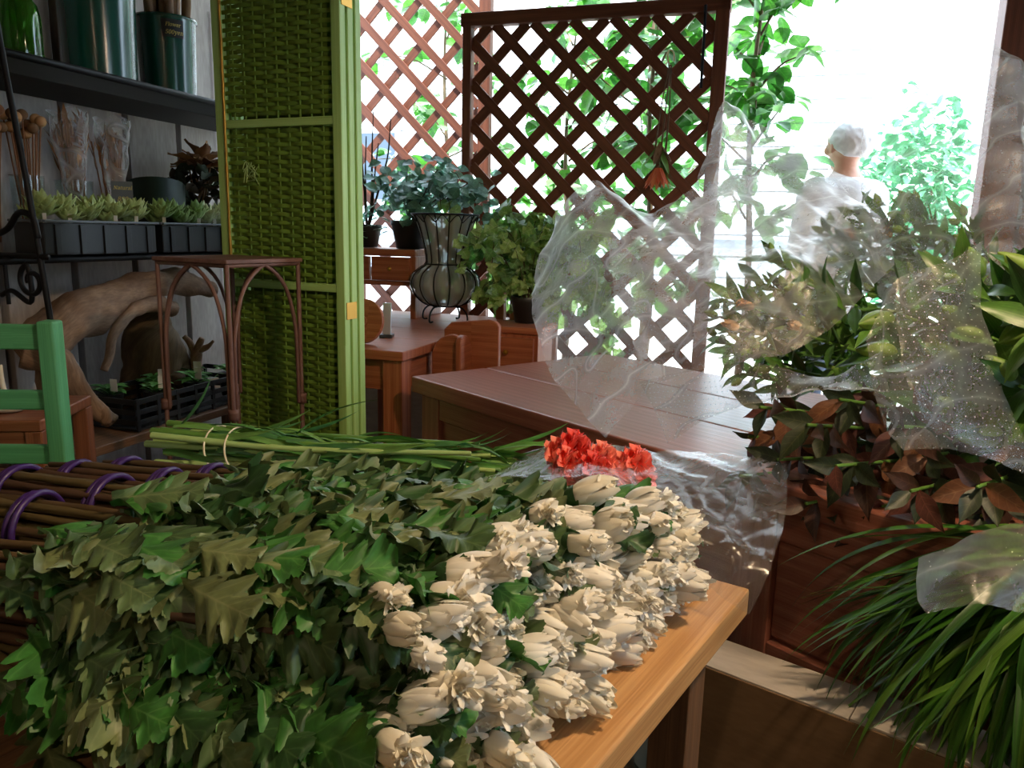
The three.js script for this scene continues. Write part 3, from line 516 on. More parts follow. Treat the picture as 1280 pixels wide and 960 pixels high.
const budMats = [leafMat(0x6f8f38, 0xa4b466, 234, { side: 0, through: 0.1 }), leafMat(0x628430, 0x97a95a, 235, { side: 0, through: 0.1 })];
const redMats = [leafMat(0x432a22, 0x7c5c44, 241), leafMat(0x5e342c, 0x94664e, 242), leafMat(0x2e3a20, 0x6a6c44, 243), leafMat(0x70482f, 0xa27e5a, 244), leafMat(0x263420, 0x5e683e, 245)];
const creamMat = mat(0xe3b98c, 0.6, { transmission: 0.15, thickness: 0 });
/* stems run from root to tips spread over a disc around tip centre c (normal dir); leaves along the last part, buds at the tip */
function stemBunch(name, label, category, { root, tip, spread, nStem, nLeaf, leaves, mats, scale, buds = 0, budScale = 1, reach = 0.3, sd, lean = 0.5, blossoms = 0, droop = 0 }) {
  reseed(sd);
  const R = V(root), T = V(tip), dir = T.clone().sub(R).normalize(), len = T.distanceTo(R), side = dir.clone().cross(UP).normalize(), lift = side.clone().cross(dir);
  const o = thing(name, label, category, R);
  for (let k = 0; k < nStem; k++) {
    const r = Math.sqrt((k + 0.5) / nStem), a = k * 2.4, oy = r * Math.cos(a) * spread[1], ox = r * Math.sin(a) * spread[0], end = dir.clone().multiplyScalar(len * rr(0.9, 1.05) - r * r * 0.05).addScaledVector(side, ox).addScaledVector(lift, oy);
    const s0 = side.clone().multiplyScalar(ox * 0.3).addScaledVector(lift, oy * 0.3), d = end.clone().sub(s0).normalize();
    part('stem', tube([s0, s0.clone().lerp(end, 0.5), end], [0.005, 0.0045, 0.003], { n: 6, sides: 6 }), M.stemGreen, o);
    const per = Math.round(nLeaf / nStem);
    for (let q = 0; q < per; q++) {
      const t = (q + rnd()) / per, th = q * 2.4 + k, rad = side.clone().multiplyScalar(Math.cos(th)).addScaledVector(lift, Math.sin(th)), p = end.clone().addScaledVector(d, -reach * (1 - t) * rr(0.9, 1));
      const ld = d.clone().multiplyScalar(lerp(0.35, 1.1, t)).addScaledVector(rad, lean * rr(0.7, 1.3)).addScaledVector(UP, -droop * rr(0.3, 1));
      aim(part('leaf', pick(leaves), pick(mats), o), p, ld, rad.clone().multiplyScalar(-0.6).addScaledVector(d, 0.8).addScaledVector(UP, 0.5), scale * rr(0.7, 1.12) * lerp(1.05, 0.75, t));
    }
    for (let q = 0; q < buds; q++) { const th = q * 2.1 + k, rad = side.clone().multiplyScalar(Math.cos(th)).addScaledVector(lift, Math.sin(th)); const b = part('bud', bud, pick(budMats), o); aim(b, end.clone().addScaledVector(rad, 0.012), d.clone().addScaledVector(rad, rr(0.3, 0.9)), UP, budScale * rr(0.75, 1.1)); b.userData.label = 'closed green flower bud'; }
    if (k < blossoms) { const b = part('blossom', heads[k % 7], creamMat, o); aim(b, end.clone(), d, UP, 0.8); b.userData.label = 'cream opening flower'; }
  }
  return o;
}
stemBunch('lily_bunch', 'lily bunch with dense short leaves inside the wide clear film sleeve', 'flower bunch', { root: [1.583, 0.62, -2.15], tip: [0.546, 0.921, -1.7], spread: [0.17, 0.14], nStem: 22, nLeaf: 280, leaves: lilyLeaves, mats: lilyMats, scale: 0.8, buds: 1, budScale: 0.5, reach: 0.22, sd: 501, lean: 0.7, blossoms: 3 });
stemBunch('lily_bunch', 'lily bunch with a cream opening flower standing behind the other bunches', 'flower bunch', { root: [1.755, 0.575, -2.35], tip: [0.94, 1.122, -2.05], spread: [0.25, 0.12], nStem: 20, nLeaf: 234, leaves: lilyLeaves, mats: lilyMats, scale: 0.85, buds: 2, budScale: 0.6, reach: 0.24, sd: 502, lean: 0.5, blossoms: 2 });
stemBunch('lily_bunch', 'lily bunch with long glossy leaves and fat green buds above the carton', 'flower bunch', { root: [1.732, 0.643, -1.75], tip: [0.714, 0.941, -1.22], spread: [0.17, 0.16], nStem: 18, nLeaf: 252, leaves: lilyLeaves, mats: lilyMats, scale: 1.2, buds: 1, budScale: 0.95, reach: 0.26, sd: 503, lean: 0.75 });
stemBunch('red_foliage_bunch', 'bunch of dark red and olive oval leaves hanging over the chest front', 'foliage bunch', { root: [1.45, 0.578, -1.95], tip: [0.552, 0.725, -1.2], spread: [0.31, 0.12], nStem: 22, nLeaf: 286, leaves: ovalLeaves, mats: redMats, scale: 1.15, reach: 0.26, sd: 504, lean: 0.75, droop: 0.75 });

// ---------- grass bunch over the carton ----------
{
  reseed(61);
  const blades = []; for (let k = 0; k < 9; k++) blades.push(leafGeo({ L: 0.4, W: 0.016, widths: [0.6, 0.85, 1, 1, 0.95, 0.8, 0.55, 0.25, 0], n: 16, m: 1, bend: rr(0.5, 1.5), cup: 0.35, twist: rr(-0.9, 0.9), sd: k }));
  const mats = [leafMat(0x3c6e20, 0x6f9c40, 251, { side: 0, rough: 0.4 }), leafMat(0x54802a, 0x8cac54, 252, { side: 0, rough: 0.4 }), leafMat(0x28551a, 0x588434, 253, { side: 0, rough: 0.4 })];
  const S = V([0.791, 0.628, -1.02]), o = thing('grass_bunch', 'bunch of long arching green grass blades in front of the carton', 'grass bunch', S);
  for (let k = 0; k < 290; k++) {
    const a = rr(0, 1), d = V(lerp(-1, -0.25, a) + rr(-0.2, 0.2), lerp(0.06, -0.45, a) + rr(-0.2, 0.2), lerp(-0.35, 0.55, a) + rr(-0.25, 0.25));
    aim(part('blade', pick(blades), pick(mats), o), V(rr(-0.05, 0.06), rr(-0.06, 0.06), rr(-0.06, 0.06)), d, V(rr(-0.5, 0.2), 1, rr(-0.3, 0.3)), rr(0.65, 1));
  }
  for (let k = 0; k < 46; k++) { const r = 0.045 * Math.sqrt(k / 46), a = k * 2.4, y = r * Math.cos(a), z = r * Math.sin(a); part('stem', tube([[0.34 + rr(-0.02, 0.02), 0.13 + y, -0.2 + z], [0.15, 0.05 + y * 0.9, -0.1 + z * 0.9], [rr(-0.05, 0.02), y * 1.2, z * 1.2]], [0.005, 0.005, 0.003], { n: 6, sides: 6 }), k % 3 ? M.stemGreen : M.stemPale, o); }
}
// ---------- coral flowers in film on the bench ----------
{
  reseed(71);
  const coral = [mat(0xff8270, 0.6, { transmission: 0.2, thickness: 0 }), mat(0xf25c52, 0.6, { transmission: 0.2, thickness: 0 }), mat(0xff9c88, 0.6, { transmission: 0.2, thickness: 0 })];
  const from = V([-0.067, 0.67, -1.312]), o = thing('coral_flower_bunch', 'bunch of coral red flowers lying on the bench inside clear film', 'flower bunch', from);
  const frill = []; for (let k = 0; k < 30; k++) { const a = k * 2.4, r = Math.sqrt(k / 30), rad = V(0, Math.cos(a), Math.sin(a)); frill.push(aimGeo(leafGeo({ L: 0.032, W: 0.026, widths: [0.2, 0.5, 0.85, 1, 0.95, 0.8], n: 8, m: 2, bend: rr(0, 0.8), cup: 0.2, wave: 0.3, sd: k, teeth: 0.06 }), V(0, 0, 0), V(1, 0, 0).addScaledVector(rad, r * 1.6), V(1, 0, 0).addScaledVector(rad, -0.4), 1)); }
  const fg = merge(frill);
  for (const [px, k] of [[[0.082, 0.73, -1.172], 0], [[0.12, 0.725, -1.15], 1], [[0.168, 0.715, -1.184], 2], [[0.092, 0.74, -1.21], 1], [[0.138, 0.735, -1.186], 2], [[0.191, 0.725, -1.188], 0], [[0.066, 0.725, -1.212], 2]]) {
    const p = V(px).sub(from), h = part('flower_head', fg, coral[k], o); aim(h, p, V(0.9, 0.35, 0.25), UP, rr(1.25, 1.55));
    part('stem', tube([V(rr(-0.1, 0.02), rr(-0.02, 0.02), rr(-0.02, 0.02)), p.clone().multiplyScalar(0.5), p], 0.003, { n: 6, sides: 6 }), M.stemGreen, o);
  }
  for (let k = 0; k < 40; k++) aim(part('leaf', pick(strapGeos), pick(strapMats), o), V(rr(0, 0.2), rr(-0.02, 0.03), rr(-0.03, 0.04)), V(1, rr(-0.1, 0.4), rr(-0.2, 0.4)), UP, rr(0.3, 0.55));
  const rows = [
    [[-0.067, 0.66, -1.306], [0.003, 0.7, -1.336], [0.115, 0.74, -1.31], [0.237, 0.74, -1.279], [0.396, 0.7, -1.4], [0.494, 0.7, -1.318]],
    [[-0.066, 0.68, -1.238], [0.028, 0.73, -1.159], [0.125, 0.75, -1.124], [0.239, 0.74, -1.145], [0.341, 0.72, -1.174], [0.422, 0.69, -1.116]],
    [[-0.023, 0.67, -1.233], [0.063, 0.73, -1.085], [0.152, 0.74, -1.045], [0.222, 0.72, -0.992], [0.287, 0.7, -0.961], [0.347, 0.68, -0.946]],
    [[0.019, 0.65, -1.273], [0.104, 0.7, -1.145], [0.172, 0.72, -1.02], [0.227, 0.68, -0.978], [0.268, 0.64, -0.955], [0.312, 0.625, -0.909]]];
  solo('film_wrap', filmGeo(rows, { amp: 0.006, freq: 13, sd: 4, nu: 90, nv: 60 }), FILMSOFT, 'clear crinkled film wrapped around the coral flowers on the bench', 'film wrap');
}
// ---------- film sleeves around the lilies ----------
{
  const sleeve = (rows, opt, m, label) => solo('film_sleeve', filmGeo(rows, opt), m, label, 'film sleeve');
  // wide sleeve around the dense lily bunch, its mouth open towards the lattice
  sleeve([
    [[0.038, 0.992, -1.95], [0.093, 1.156, -1.95], [0.192, 1.218, -1.92], [0.336, 1.162, -1.95], [0.448, 1.225, -2], [0.519, 1.434, -2.05], [0.706, 1.352, -2.1]],
    [[0.05, 0.902, -1.85], [0.168, 1.067, -1.8], [0.283, 1.088, -1.78], [0.415, 1.091, -1.8], [0.537, 1.121, -1.85], [0.645, 1.24, -1.95], [0.835, 1.231, -2.05]],
    [[0.092, 0.775, -1.75], [0.222, 0.918, -1.66], [0.344, 0.978, -1.6], [0.467, 1.023, -1.58], [0.591, 1.065, -1.62], [0.745, 1.099, -1.8], [0.891, 1.15, -1.95]],
    [[0.209, 0.669, -1.6], [0.287, 0.8, -1.55], [0.41, 0.853, -1.5], [0.527, 0.883, -1.48], [0.632, 0.928, -1.52], [0.761, 0.979, -1.7], [0.929, 1.045, -1.9]]],
    { amp: 0.013, freq: 8, sd: 11, nu: 110, nv: 90 }, FILM, 'wide clear film sleeve flaring open around the dense lily bunch');
  // rear sheet standing up behind the bunches
  sleeve([
    [[0.561, 1.413, -2.2], [0.775, 1.365, -2.3], [0.952, 1.296, -2.35], [1.101, 1.23, -2.35]],
    [[0.518, 1.09, -2.15], [0.703, 1.16, -2.2], [0.922, 1.188, -2.25], [1.088, 1.136, -2.25]],
    [[0.551, 0.882, -2.05], [0.731, 0.968, -2.1], [0.921, 1.013, -2.15], [1.079, 0.994, -2.15]]],
    { amp: 0.014, freq: 8, sd: 21, nu: 80, nv: 70 }, FILM, 'clear film sheet rising behind the dense lily bunch');
  sleeve([
    [[0.254, 1.084, -2.15], [0.436, 1.154, -2.2], [0.618, 1.28, -2.25], [0.822, 1.233, -2.3]],
    [[0.272, 0.918, -2.05], [0.448, 0.982, -2.1], [0.622, 1.05, -2.12], [0.814, 1.097, -2.18]],
    [[0.327, 0.781, -1.95], [0.475, 0.825, -1.98], [0.644, 0.869, -2], [0.824, 0.931, -2.05]]],
    { amp: 0.016, freq: 7, sd: 27, nu: 80, nv: 70 }, FILM, 'creased clear film sheet lining the wide sleeve behind the dense lilies');
  // tall sleeve on the side of the door post
  sleeve([
    [[0.895, 1.446, -2.1], [0.987, 1.536, -2.1], [1.061, 1.547, -2.05], [1.137, 1.575, -2], [1.178, 1.52, -1.95], [1.205, 1.332, -1.9]],
    [[0.861, 1.258, -2], [0.923, 1.294, -1.95], [1.011, 1.31, -1.9], [1.083, 1.324, -1.85], [1.128, 1.302, -1.8], [1.186, 1.217, -1.8]],
    [[0.854, 1.101, -1.9], [0.896, 1.066, -1.8], [0.97, 1.07, -1.75], [1.026, 1.09, -1.7], [1.104, 1.092, -1.7], [1.159, 1.076, -1.7]],
    [[0.854, 0.955, -1.8], [0.899, 0.93, -1.7], [0.958, 0.937, -1.65], [1.01, 0.96, -1.6], [1.073, 0.979, -1.6], [1.123, 0.98, -1.6]]],
    { amp: 0.011, freq: 8, sd: 31, nu: 70, nv: 80 }, FILM, 'tall clear film sleeve standing beside the door post');
  // perforated flap over the red foliage and glossy lilies
  sleeve([
    [[0.254, 0.812, -1.5], [0.344, 0.855, -1.42], [0.443, 0.878, -1.36], [0.549, 0.87, -1.3], [0.588, 0.925, -1.22]],
    [[0.274, 0.771, -1.42], [0.362, 0.81, -1.36], [0.455, 0.84, -1.3], [0.539, 0.861, -1.24], [0.578, 0.872, -1.16]],
    [[0.296, 0.715, -1.4], [0.351, 0.773, -1.36], [0.426, 0.811, -1.33], [0.497, 0.841, -1.3], [0.556, 0.866, -1.25]]],
    { amp: 0.006, freq: 12, sd: 41, nu: 60, nv: 26 }, FILMDOT, 'clear perforated film flap across the red foliage');
  sleeve([
    [[0.51, 0.965, -1.1], [0.565, 1.043, -1.15], [0.66, 1.067, -1.2], [0.747, 1.105, -1.25]],
    [[0.505, 0.902, -1.06], [0.54, 0.939, -1.05], [0.619, 0.968, -1.1], [0.724, 1.007, -1.2]],
    [[0.525, 0.839, -1.04], [0.568, 0.856, -1.02], [0.642, 0.883, -1.06], [0.73, 0.927, -1.15]],
    [[0.559, 0.811, -1.06], [0.617, 0.818, -1.04], [0.675, 0.802, -1.04], [0.747, 0.774, -1.04]]],
    { amp: 0.005, freq: 12, sd: 51, nu: 50, nv: 40 }, FILMDOT, 'clear perforated film around the glossy lily buds');
  sleeve([
    [[0.559, 0.676, -0.98], [0.61, 0.706, -0.98], [0.671, 0.731, -0.98], [0.743, 0.749, -0.98]],
    [[0.515, 0.662, -0.9], [0.554, 0.7, -0.88], [0.61, 0.717, -0.88], [0.691, 0.726, -0.9]],
    [[0.51, 0.656, -0.86], [0.552, 0.683, -0.84], [0.601, 0.674, -0.84], [0.674, 0.66, -0.86]]],
    { amp: 0.005, freq: 12, sd: 61, nu: 50, nv: 40 }, FILM, 'clear film collar around the top of the grass bunch');
}
// ---------- iron rack and what stands on it ----------
const rackF = (l, y, f) => RP(l, y, f).toArray();
{
  const r = thing('iron_rack', 'black wrought iron shelf rack with scrolls against the board wall', 'rack', RP(-2.05, 0, 1.66));
  const O = r.position, Q = (l, y, f) => RP(l, y, f).sub(O);
  for (const f of [1.66, 2.98]) {
    part('front_upright', tube([Q(-1.86, 0, f), Q(-1.885, 0.33, f), Q(-1.927, 0.87, f), Q(-1.967, 1.24, f), Q(-2.01, 1.57, f), Q(-2.05, 2.0, f)], 0.0085, { n: 20 }), M.iron, r);
    part('rear_upright', tube([Q(-2.36, 0, f), Q(-2.36, 1, f), Q(-2.36, 2, f)], 0.008, { n: 6 }), M.iron, r);
    part('side_rail', tube([Q(-1.91, 1.0, f), Q(-2.1, 1.0, f), Q(-2.36, 1.0, f)], 0.008, { n: 6 }), M.iron, r);
    const sc = []; for (let k = 0; k <= 26; k++) { const t = k / 26, a = 1.2 + t * 8.5, rad = 0.052 * (1 - 0.72 * t); sc.push(Q(-1.978 + rad * Math.cos(a), 0.93 + rad * Math.sin(a), f)); }
    part('scroll', tube([Q(-2.1, 0.885, f), Q(-2.06, 0.9, f), Q(-1.99, 0.87, f), ...sc.slice(2)], 0.0075, { n: 70 }), M.iron, r);
    part('handle', tube([Q(-2.12, 1.05, f), Q(-2.05, 1.075, f), Q(-2.0, 1.12, f), Q(-1.955, 1.11, f), Q(-1.94, 1.05, f)], 0.009, { n: 20 }), M.iron, r);
    part('spindle', tube([Q(-2.075, 0.86, f), Q(-2.075, 0.93, f), Q(-2.075, 1.0, f)], 0.006, { n: 4 }), M.iron, r);
  }
  for (const y of [0.985, 1.555]) {
    const sh = part('shelf', tube([Q(-2.05, y, 1.62), Q(-2.05, y, 2.3), Q(-2.05, y, 3.0)], 0.011, { n: 6 }), M.iron, r);
    for (let k = 0; k < 11; k++) { const l = -2.355 + k * 0.029; part('shelf_wire', tube([Q(l, y + 0.004, 1.62), Q(l, y + 0.004, 2.3), Q(l, y + 0.004, 3.0)], 0.006, { n: 3, sides: 5 }), M.iron, sh); }
  }
  part('shelf_board', box(0.31, 0.045, 1.38, 0, 0, 0, 2, 0.003).rotateY(ROOM).translate(...Q(-2.205, 1.524, 2.31).toArray()), M.gap, r);
}
const bucketAt = (l, f, y, R, H, label) => {
  const b = thing('flower_bucket', label, 'bucket', RP(l, y, f));
  part('body', lathe([[0.0001, 0.001], [R * 0.9, 0.001], [R * 0.92, 0.004], [R, H - 0.01], [R + 0.006, H - 0.008], [R + 0.006, H], [R - 0.004, H], [R * 0.9, 0.01], [0.0001, 0.01]], 44), M.bucket, b);
  return b;
};
bucketAt(-2.2, 2.185, 1.567, 0.12, 0.36, 'tall dark green glossy bucket next to the green bottle');
const b2 = bucketAt(-2.2, 2.5, 1.567, 0.105, 0.275, 'dark green bucket with a handwritten price card');
{
  const cv = document.createElement('canvas'); cv.width = 256; cv.height = 192; const x = cv.getContext('2d');
  x.fillStyle = '#14181a'; x.fillRect(0, 0, 256, 192); x.fillStyle = '#e8cf6a'; x.font = 'italic 54px serif'; x.fillText('Flower', 40, 76); x.font = 'italic 62px serif'; x.fillText('500yen', 36, 158);
  const t = new THREE.CanvasTexture(cv); t.colorSpace = THREE.SRGBColorSpace;
  const g = new THREE.CylinderGeometry(0.112, 0.111, 0.062, 16, 1, true, -0.34, 0.68).translate(0, 0.225, 0).rotateY(0.62);
  const c = part('price_card', g, mat(0xffffff, 0.6, { map: t }), b2); c.userData.label = 'black price card with yellow handwriting';
  reseed(81);
  const s = thing('wrapped_stick_bundle', 'bundle of pale brown wrapped sticks standing in the green bucket', 'stick bundle', RP(-2.2, 1.6, 2.5));
  for (let k = 0; k < 12; k++) { const a = k * 2.4, r = 0.02 + 0.05 * rnd(); part('stick', tube([[r * Math.cos(a), 0, r * Math.sin(a)], [r * 1.2 * Math.cos(a), 0.2, r * 1.2 * Math.sin(a)], [r * 1.5 * Math.cos(a), 0.46, r * 1.5 * Math.sin(a)]], [0.012, 0.016, 0.018], { n: 8, sides: 7, rough: 0.2, freq: 30 }), k % 2 ? M.drift : M.cardboard, s); }
}
solo('glass_bottle', lathe([[0.0001, 0.004], [0.05, 0.002], [0.057, 0.012], [0.057, 0.13], [0.05, 0.165], [0.03, 0.19], [0.024, 0.22], [0.024, 0.3], [0.03, 0.302], [0.03, 0.315], [0.022, 0.315], [0.02, 0.22], [0.045, 0.165], [0.052, 0.13], [0.052, 0.012], [0.0001, 0.01]], 36), M.bottleGlass, 'clear green glass bottle standing on the top shelf', 'bottle', RP(-2.19, 1.567, 1.88));
// dried bunches in glass vases
const dryMats = [mat(0x9a6d42, 0.8), mat(0x7d5231, 0.8), mat(0xb88a5c, 0.8), mat(0x6a4a2c, 0.8)];
function driedBunch(at, label, H, n, kind, sd) {
  reseed(sd);
  const o = thing('dried_flower_bunch', label, 'dried flowers', at);
  const bl = []; for (let k = 0; k < 4; k++) bl.push(leafGeo({ L: 0.07, W: 0.016, widths: [0.3, 0.8, 1, 0.8, 0.45, 0], n: 8, m: 1, bend: rr(-0.6, 0.6), cup: 0.4, sd: k }));
  for (let k = 0; k < n; k++) {
    const a = k * 2.4, r = 0.008 + 0.028 * Math.sqrt(k / n), top = V(r * 1.6 * Math.cos(a), H * rr(0.85, 1), r * 1.6 * Math.sin(a));
    part('stem', tube([[r * 0.5 * Math.cos(a), 0.01, r * 0.5 * Math.sin(a)], [r * Math.cos(a), H * 0.5, r * Math.sin(a)], top], 0.0025, { n: 5, sides: 5 }), dryMats[1], o);
    if (kind === 'grass') for (let q = 0; q < 6; q++) aim(part('leaf', pick(bl), pick(dryMats), o), top.clone().multiplyScalar(rr(0.6, 1)), V(rr(-0.3, 0.3), 1, rr(-0.3, 0.3)), V(Math.cos(a), 0, Math.sin(a)), rr(0.7, 1.2));
    else part('seed_head', new THREE.IcosahedronGeometry(0.017, 2).translate(top.x, top.y, top.z), pick(dryMats), o);
  }
  return o;
}
const tumbler = (at, R, H, label) => solo('glass_vase', lathe([[0.0001, 0.002], [R * 0.8, 0.001], [R * 0.84, 0.01], [R, H], [R - 0.003, H], [R * 0.8, 0.014], [0.0001, 0.012]], 32), M.clearGlass, label, 'vase', at);
tumbler(RP(-2.26, 1.0, 2.09), 0.06, 0.235, 'clear glass vase holding the long dried bracts');
driedBunch(RP(-2.26, 1.02, 2.09), 'pointed brown dried bracts in clear sleeves in a vase', 0.41, 16, 'grass', 91);
driedBunch(RP(-2.25, 1.02, 2.24), 'short brown dried bracts leaning over the price card', 0.38, 11, 'grass', 95);
tumbler(RP(-2.28, 1.0, 1.93), 0.05, 0.24, 'clear glass vase holding round dried seed heads');
driedBunch(RP(-2.28, 1.02, 1.93), 'round brown dried seed heads in a glass vase', 0.41, 14, 'pod', 92);
driedBunch(RP(-2.28, 1.02, 1.8), 'brown dried seed heads behind the rack upright', 0.41, 12, 'pod', 93);
for (const [l, f, label] of [[-2.24, 2.07, 'narrow clear film sleeve around the long dried bracts'], [-2.23, 2.24, 'narrow clear film sleeve around the short dried bracts']]) {
  const c = RP(l, 0, f), ring = (y, r, n = 7) => Array.from({ length: n }, (_, k) => [c.x + r * Math.cos(k / n * 6.2832), y + (y > 1.4 ? 0.02 * Math.sin(k * 2.2) : 0), c.z + r * Math.sin(k / n * 6.2832)]);
  solo('film_sleeve', filmGeo([ring(1.13, 0.02), ring(1.25, 0.035), ring(1.36, 0.052), ring(1.45, 0.06)], { closed: true, nu: 36, nv: 24, amp: 0.004, freq: 24, sd: f * 9 }), FILM, label, 'film sleeve');
}
{
  // price card on a pick
  const cv = document.createElement('canvas'); cv.width = 160; cv.height = 224; const x = cv.getContext('2d');
  x.fillStyle = '#5d666c'; x.fillRect(0, 0, 160, 224); x.fillStyle = '#e6d26a'; x.font = 'italic 38px serif'; x.fillText('Natural', 16, 62); x.font = 'italic 48px serif'; x.fillText('880', 40, 150);
  const t = new THREE.CanvasTexture(cv); t.colorSpace = THREE.SRGBColorSpace;
  const g = new THREE.BoxGeometry(0.068, 0.1, 0.003), o = thing('price_card', 'grey price card with yellow handwriting above the succulents', 'price card', RP(-2.165, 1.0, 2.2), 0.35);
  part('pick', tube([[0, 0.06, -0.004], [0, 0.14, -0.004], [0, 0.2, -0.004]], 0.002, { n: 3, sides: 5 }), M.white, o);
  part('card', g.translate(0, 0.19, 0), mat(0xffffff, 0.5, { map: t }), o);
}
// dark green tilted tub lid
solo('watering_tub', lathe([[0.0001, 0], [0.08, 0.002], [0.1, 0.03], [0.105, 0.22], [0.098, 0.22], [0.09, 0.035], [0.0001, 0.012]], 36).rotateX(-0.25).rotateZ(0.12), mat(0x082820, 0.5), 'dark green tub leaning at the back of the shelf', 'tub', RP(-2.22, 1.03, 2.42));
{
  reseed(97);
  const o = thing('dried_protea_bunch', 'large brown dried protea with curling bracts over dark dried leaves', 'dried flowers', RP(-2.2, 1.0, 2.64));
  const br = leafGeo({ L: 0.1, W: 0.05, widths: [0.3, 0.7, 1, 0.9, 0.6, 0.1], n: 8, m: 2, bend: 0.5, cup: 0.4, wave: 0.2, sd: 3 });
  for (let k = 0; k < 26; k++) { const a = k * 2.4, r = Math.sqrt(k / 26); aim(part('bract', br, pick(dryMats), o), V(0.01, 0.32, 0), V(r * Math.cos(a) * 1.2, 1 - r * 0.8, r * Math.sin(a) * 1.2), V(-Math.cos(a), 0.4, -Math.sin(a)), rr(1.0, 1.45)); }
  const dk = [mat(0x2e2a20, 0.85), mat(0x3b3020, 0.85), mat(0x26301f, 0.85)];
  for (let k = 0; k < 120; k++) aim(part('leaf', br, pick(dk), o), V(rr(-0.07, 0.1), rr(0.06, 0.32), rr(-0.1, 0.1)), V(rr(-1, 1), rr(-0.4, 0.8), rr(-1, 1)), V(rr(-1, 1), 1, rr(-1, 1)), rr(0.5, 0.95));
  for (let k = 0; k < 8; k++) part('stem', tube([[rr(-0.03, 0.03), 0, rr(-0.03, 0.03)], [rr(-0.04, 0.04), 0.15, rr(-0.04, 0.04)], [rr(-0.06, 0.06), 0.32, rr(-0.06, 0.06)]], 0.004, { n: 6, sides: 5 }), dryMats[3], o);
}
// plastic trays with potted succulents
{
  const tray = (f0, f1, label) => {
    const o = thing('plastic_tray', label, 'tray', RP(-2.075, 0.999, (f0 + f1) / 2), ROOM), L = f1 - f0, W = 0.13, H = 0.1;
    part('base', box(W - 0.02, 0.004, L - 0.02, 0, 0.003, 0, 2, 0.001), M.blackPlastic, o);
    for (const s of [-1, 1]) { part('side', box(0.004, H - 0.01, L - 0.015, s * (W / 2 - 0.008), H / 2, 0, 2, 0.001), M.blackPlastic, o); part('end', box(W - 0.015, H - 0.01, 0.004, 0, H / 2, s * (L / 2 - 0.008), 0, 0.001), M.blackPlastic, o); }
    part('rim', [box(0.014, 0.008, L, W / 2, H, 0, 2, 0.002), box(0.014, 0.008, L, -W / 2, H, 0, 2, 0.002), box(W, 0.008, 0.014, 0, H, L / 2, 0, 0.002), box(W, 0.008, 0.014, 0, H, -L / 2, 0, 0.002)], mat(0x4a5156, 0.4), o);
    for (let k = 0; k < Math.round(L / 0.09); k++) part('rib', box(0.006, H - 0.012, 0.02, W / 2 - 0.003, H / 2 - 0.004, L / 2 - 0.05 - k * 0.09, 1, 0.001), M.blackPlastic, o);
  };
  tray(1.74, 2.19, 'black plastic tray of yellow green succulents'); tray(2.21, 2.95, 'long black plastic tray with a grey rim');
  const pal = [leafMat(0x9fb06a, 0xd7dba0, 261, { side: 0, rough: 0.55 }), leafMat(0x8aa864, 0xc6d594, 262, { side: 0, rough: 0.55 }), leafMat(0xb4b98a, 0xe2e0c0, 263, { side: 0, rough: 0.55 })];
  const fat = [0, 1, 2].map((k) => leafGeo({ L: 0.042, W: 0.02, widths: [0.5, 0.75, 0.95, 1, 0.85, 0.5, 0.05], n: 8, m: 2, bend: -0.5 - 0.3 * k, cup: 0.55, sd: k }));
  reseed(101);
  const spots = []; for (let k = 0; k < 5; k++) spots.push([-2.075, 1.79 + k * 0.088, 0]); for (let k = 0; k < 8; k++) spots.push([-2.075, 2.27 + k * 0.088, k < 3 ? 1 : 2]);
  for (const [l, f, c] of spots) {
    const big = c === 2, o = thing('potted_succulent', ['yellow green rosette succulent in the short black tray', 'green rosette succulent beside the price card in the long tray', 'pale grey green rosette succulent in the long tray'][c], 'succulent', RP(l, 1.004, f), 0, ['succulents in the short tray', 'succulents beside the price card', 'pale succulents in the long tray'][c]);
    part('pot', lathe([[0.0001, 0.001], [0.03, 0.001], [0.041, 0.085], [0.037, 0.085], [0.0001, 0.07]], 16), M.blackPlastic, o);
    for (let q = 0; q < 3 - (big ? 1 : 0); q++) { const ox = rr(-0.018, 0.018), oz = rr(-0.018, 0.018), hy = 0.095 + q * 0.016; for (let k = 0; k < 20; k++) { const a = k * 2.4, r = Math.sqrt(k / 20); aim(part('leaf', pick(fat), pal[c], o), V(ox + 0.006 * Math.cos(a), hy, oz + 0.006 * Math.sin(a)), V(Math.cos(a) * (0.2 + r), 1.1 - r, Math.sin(a) * (0.2 + r)), V(-Math.cos(a), 0.8, -Math.sin(a)), (big ? 1.75 : 1.45) * rr(0.8, 1.1)); } }
    if (rnd() < 0.6) part('plant_tag', box(0.012, 0.035, 0.0015, 0.03, 0.1, 0.03, 1, 0.0004), M.white, o);
  }
}
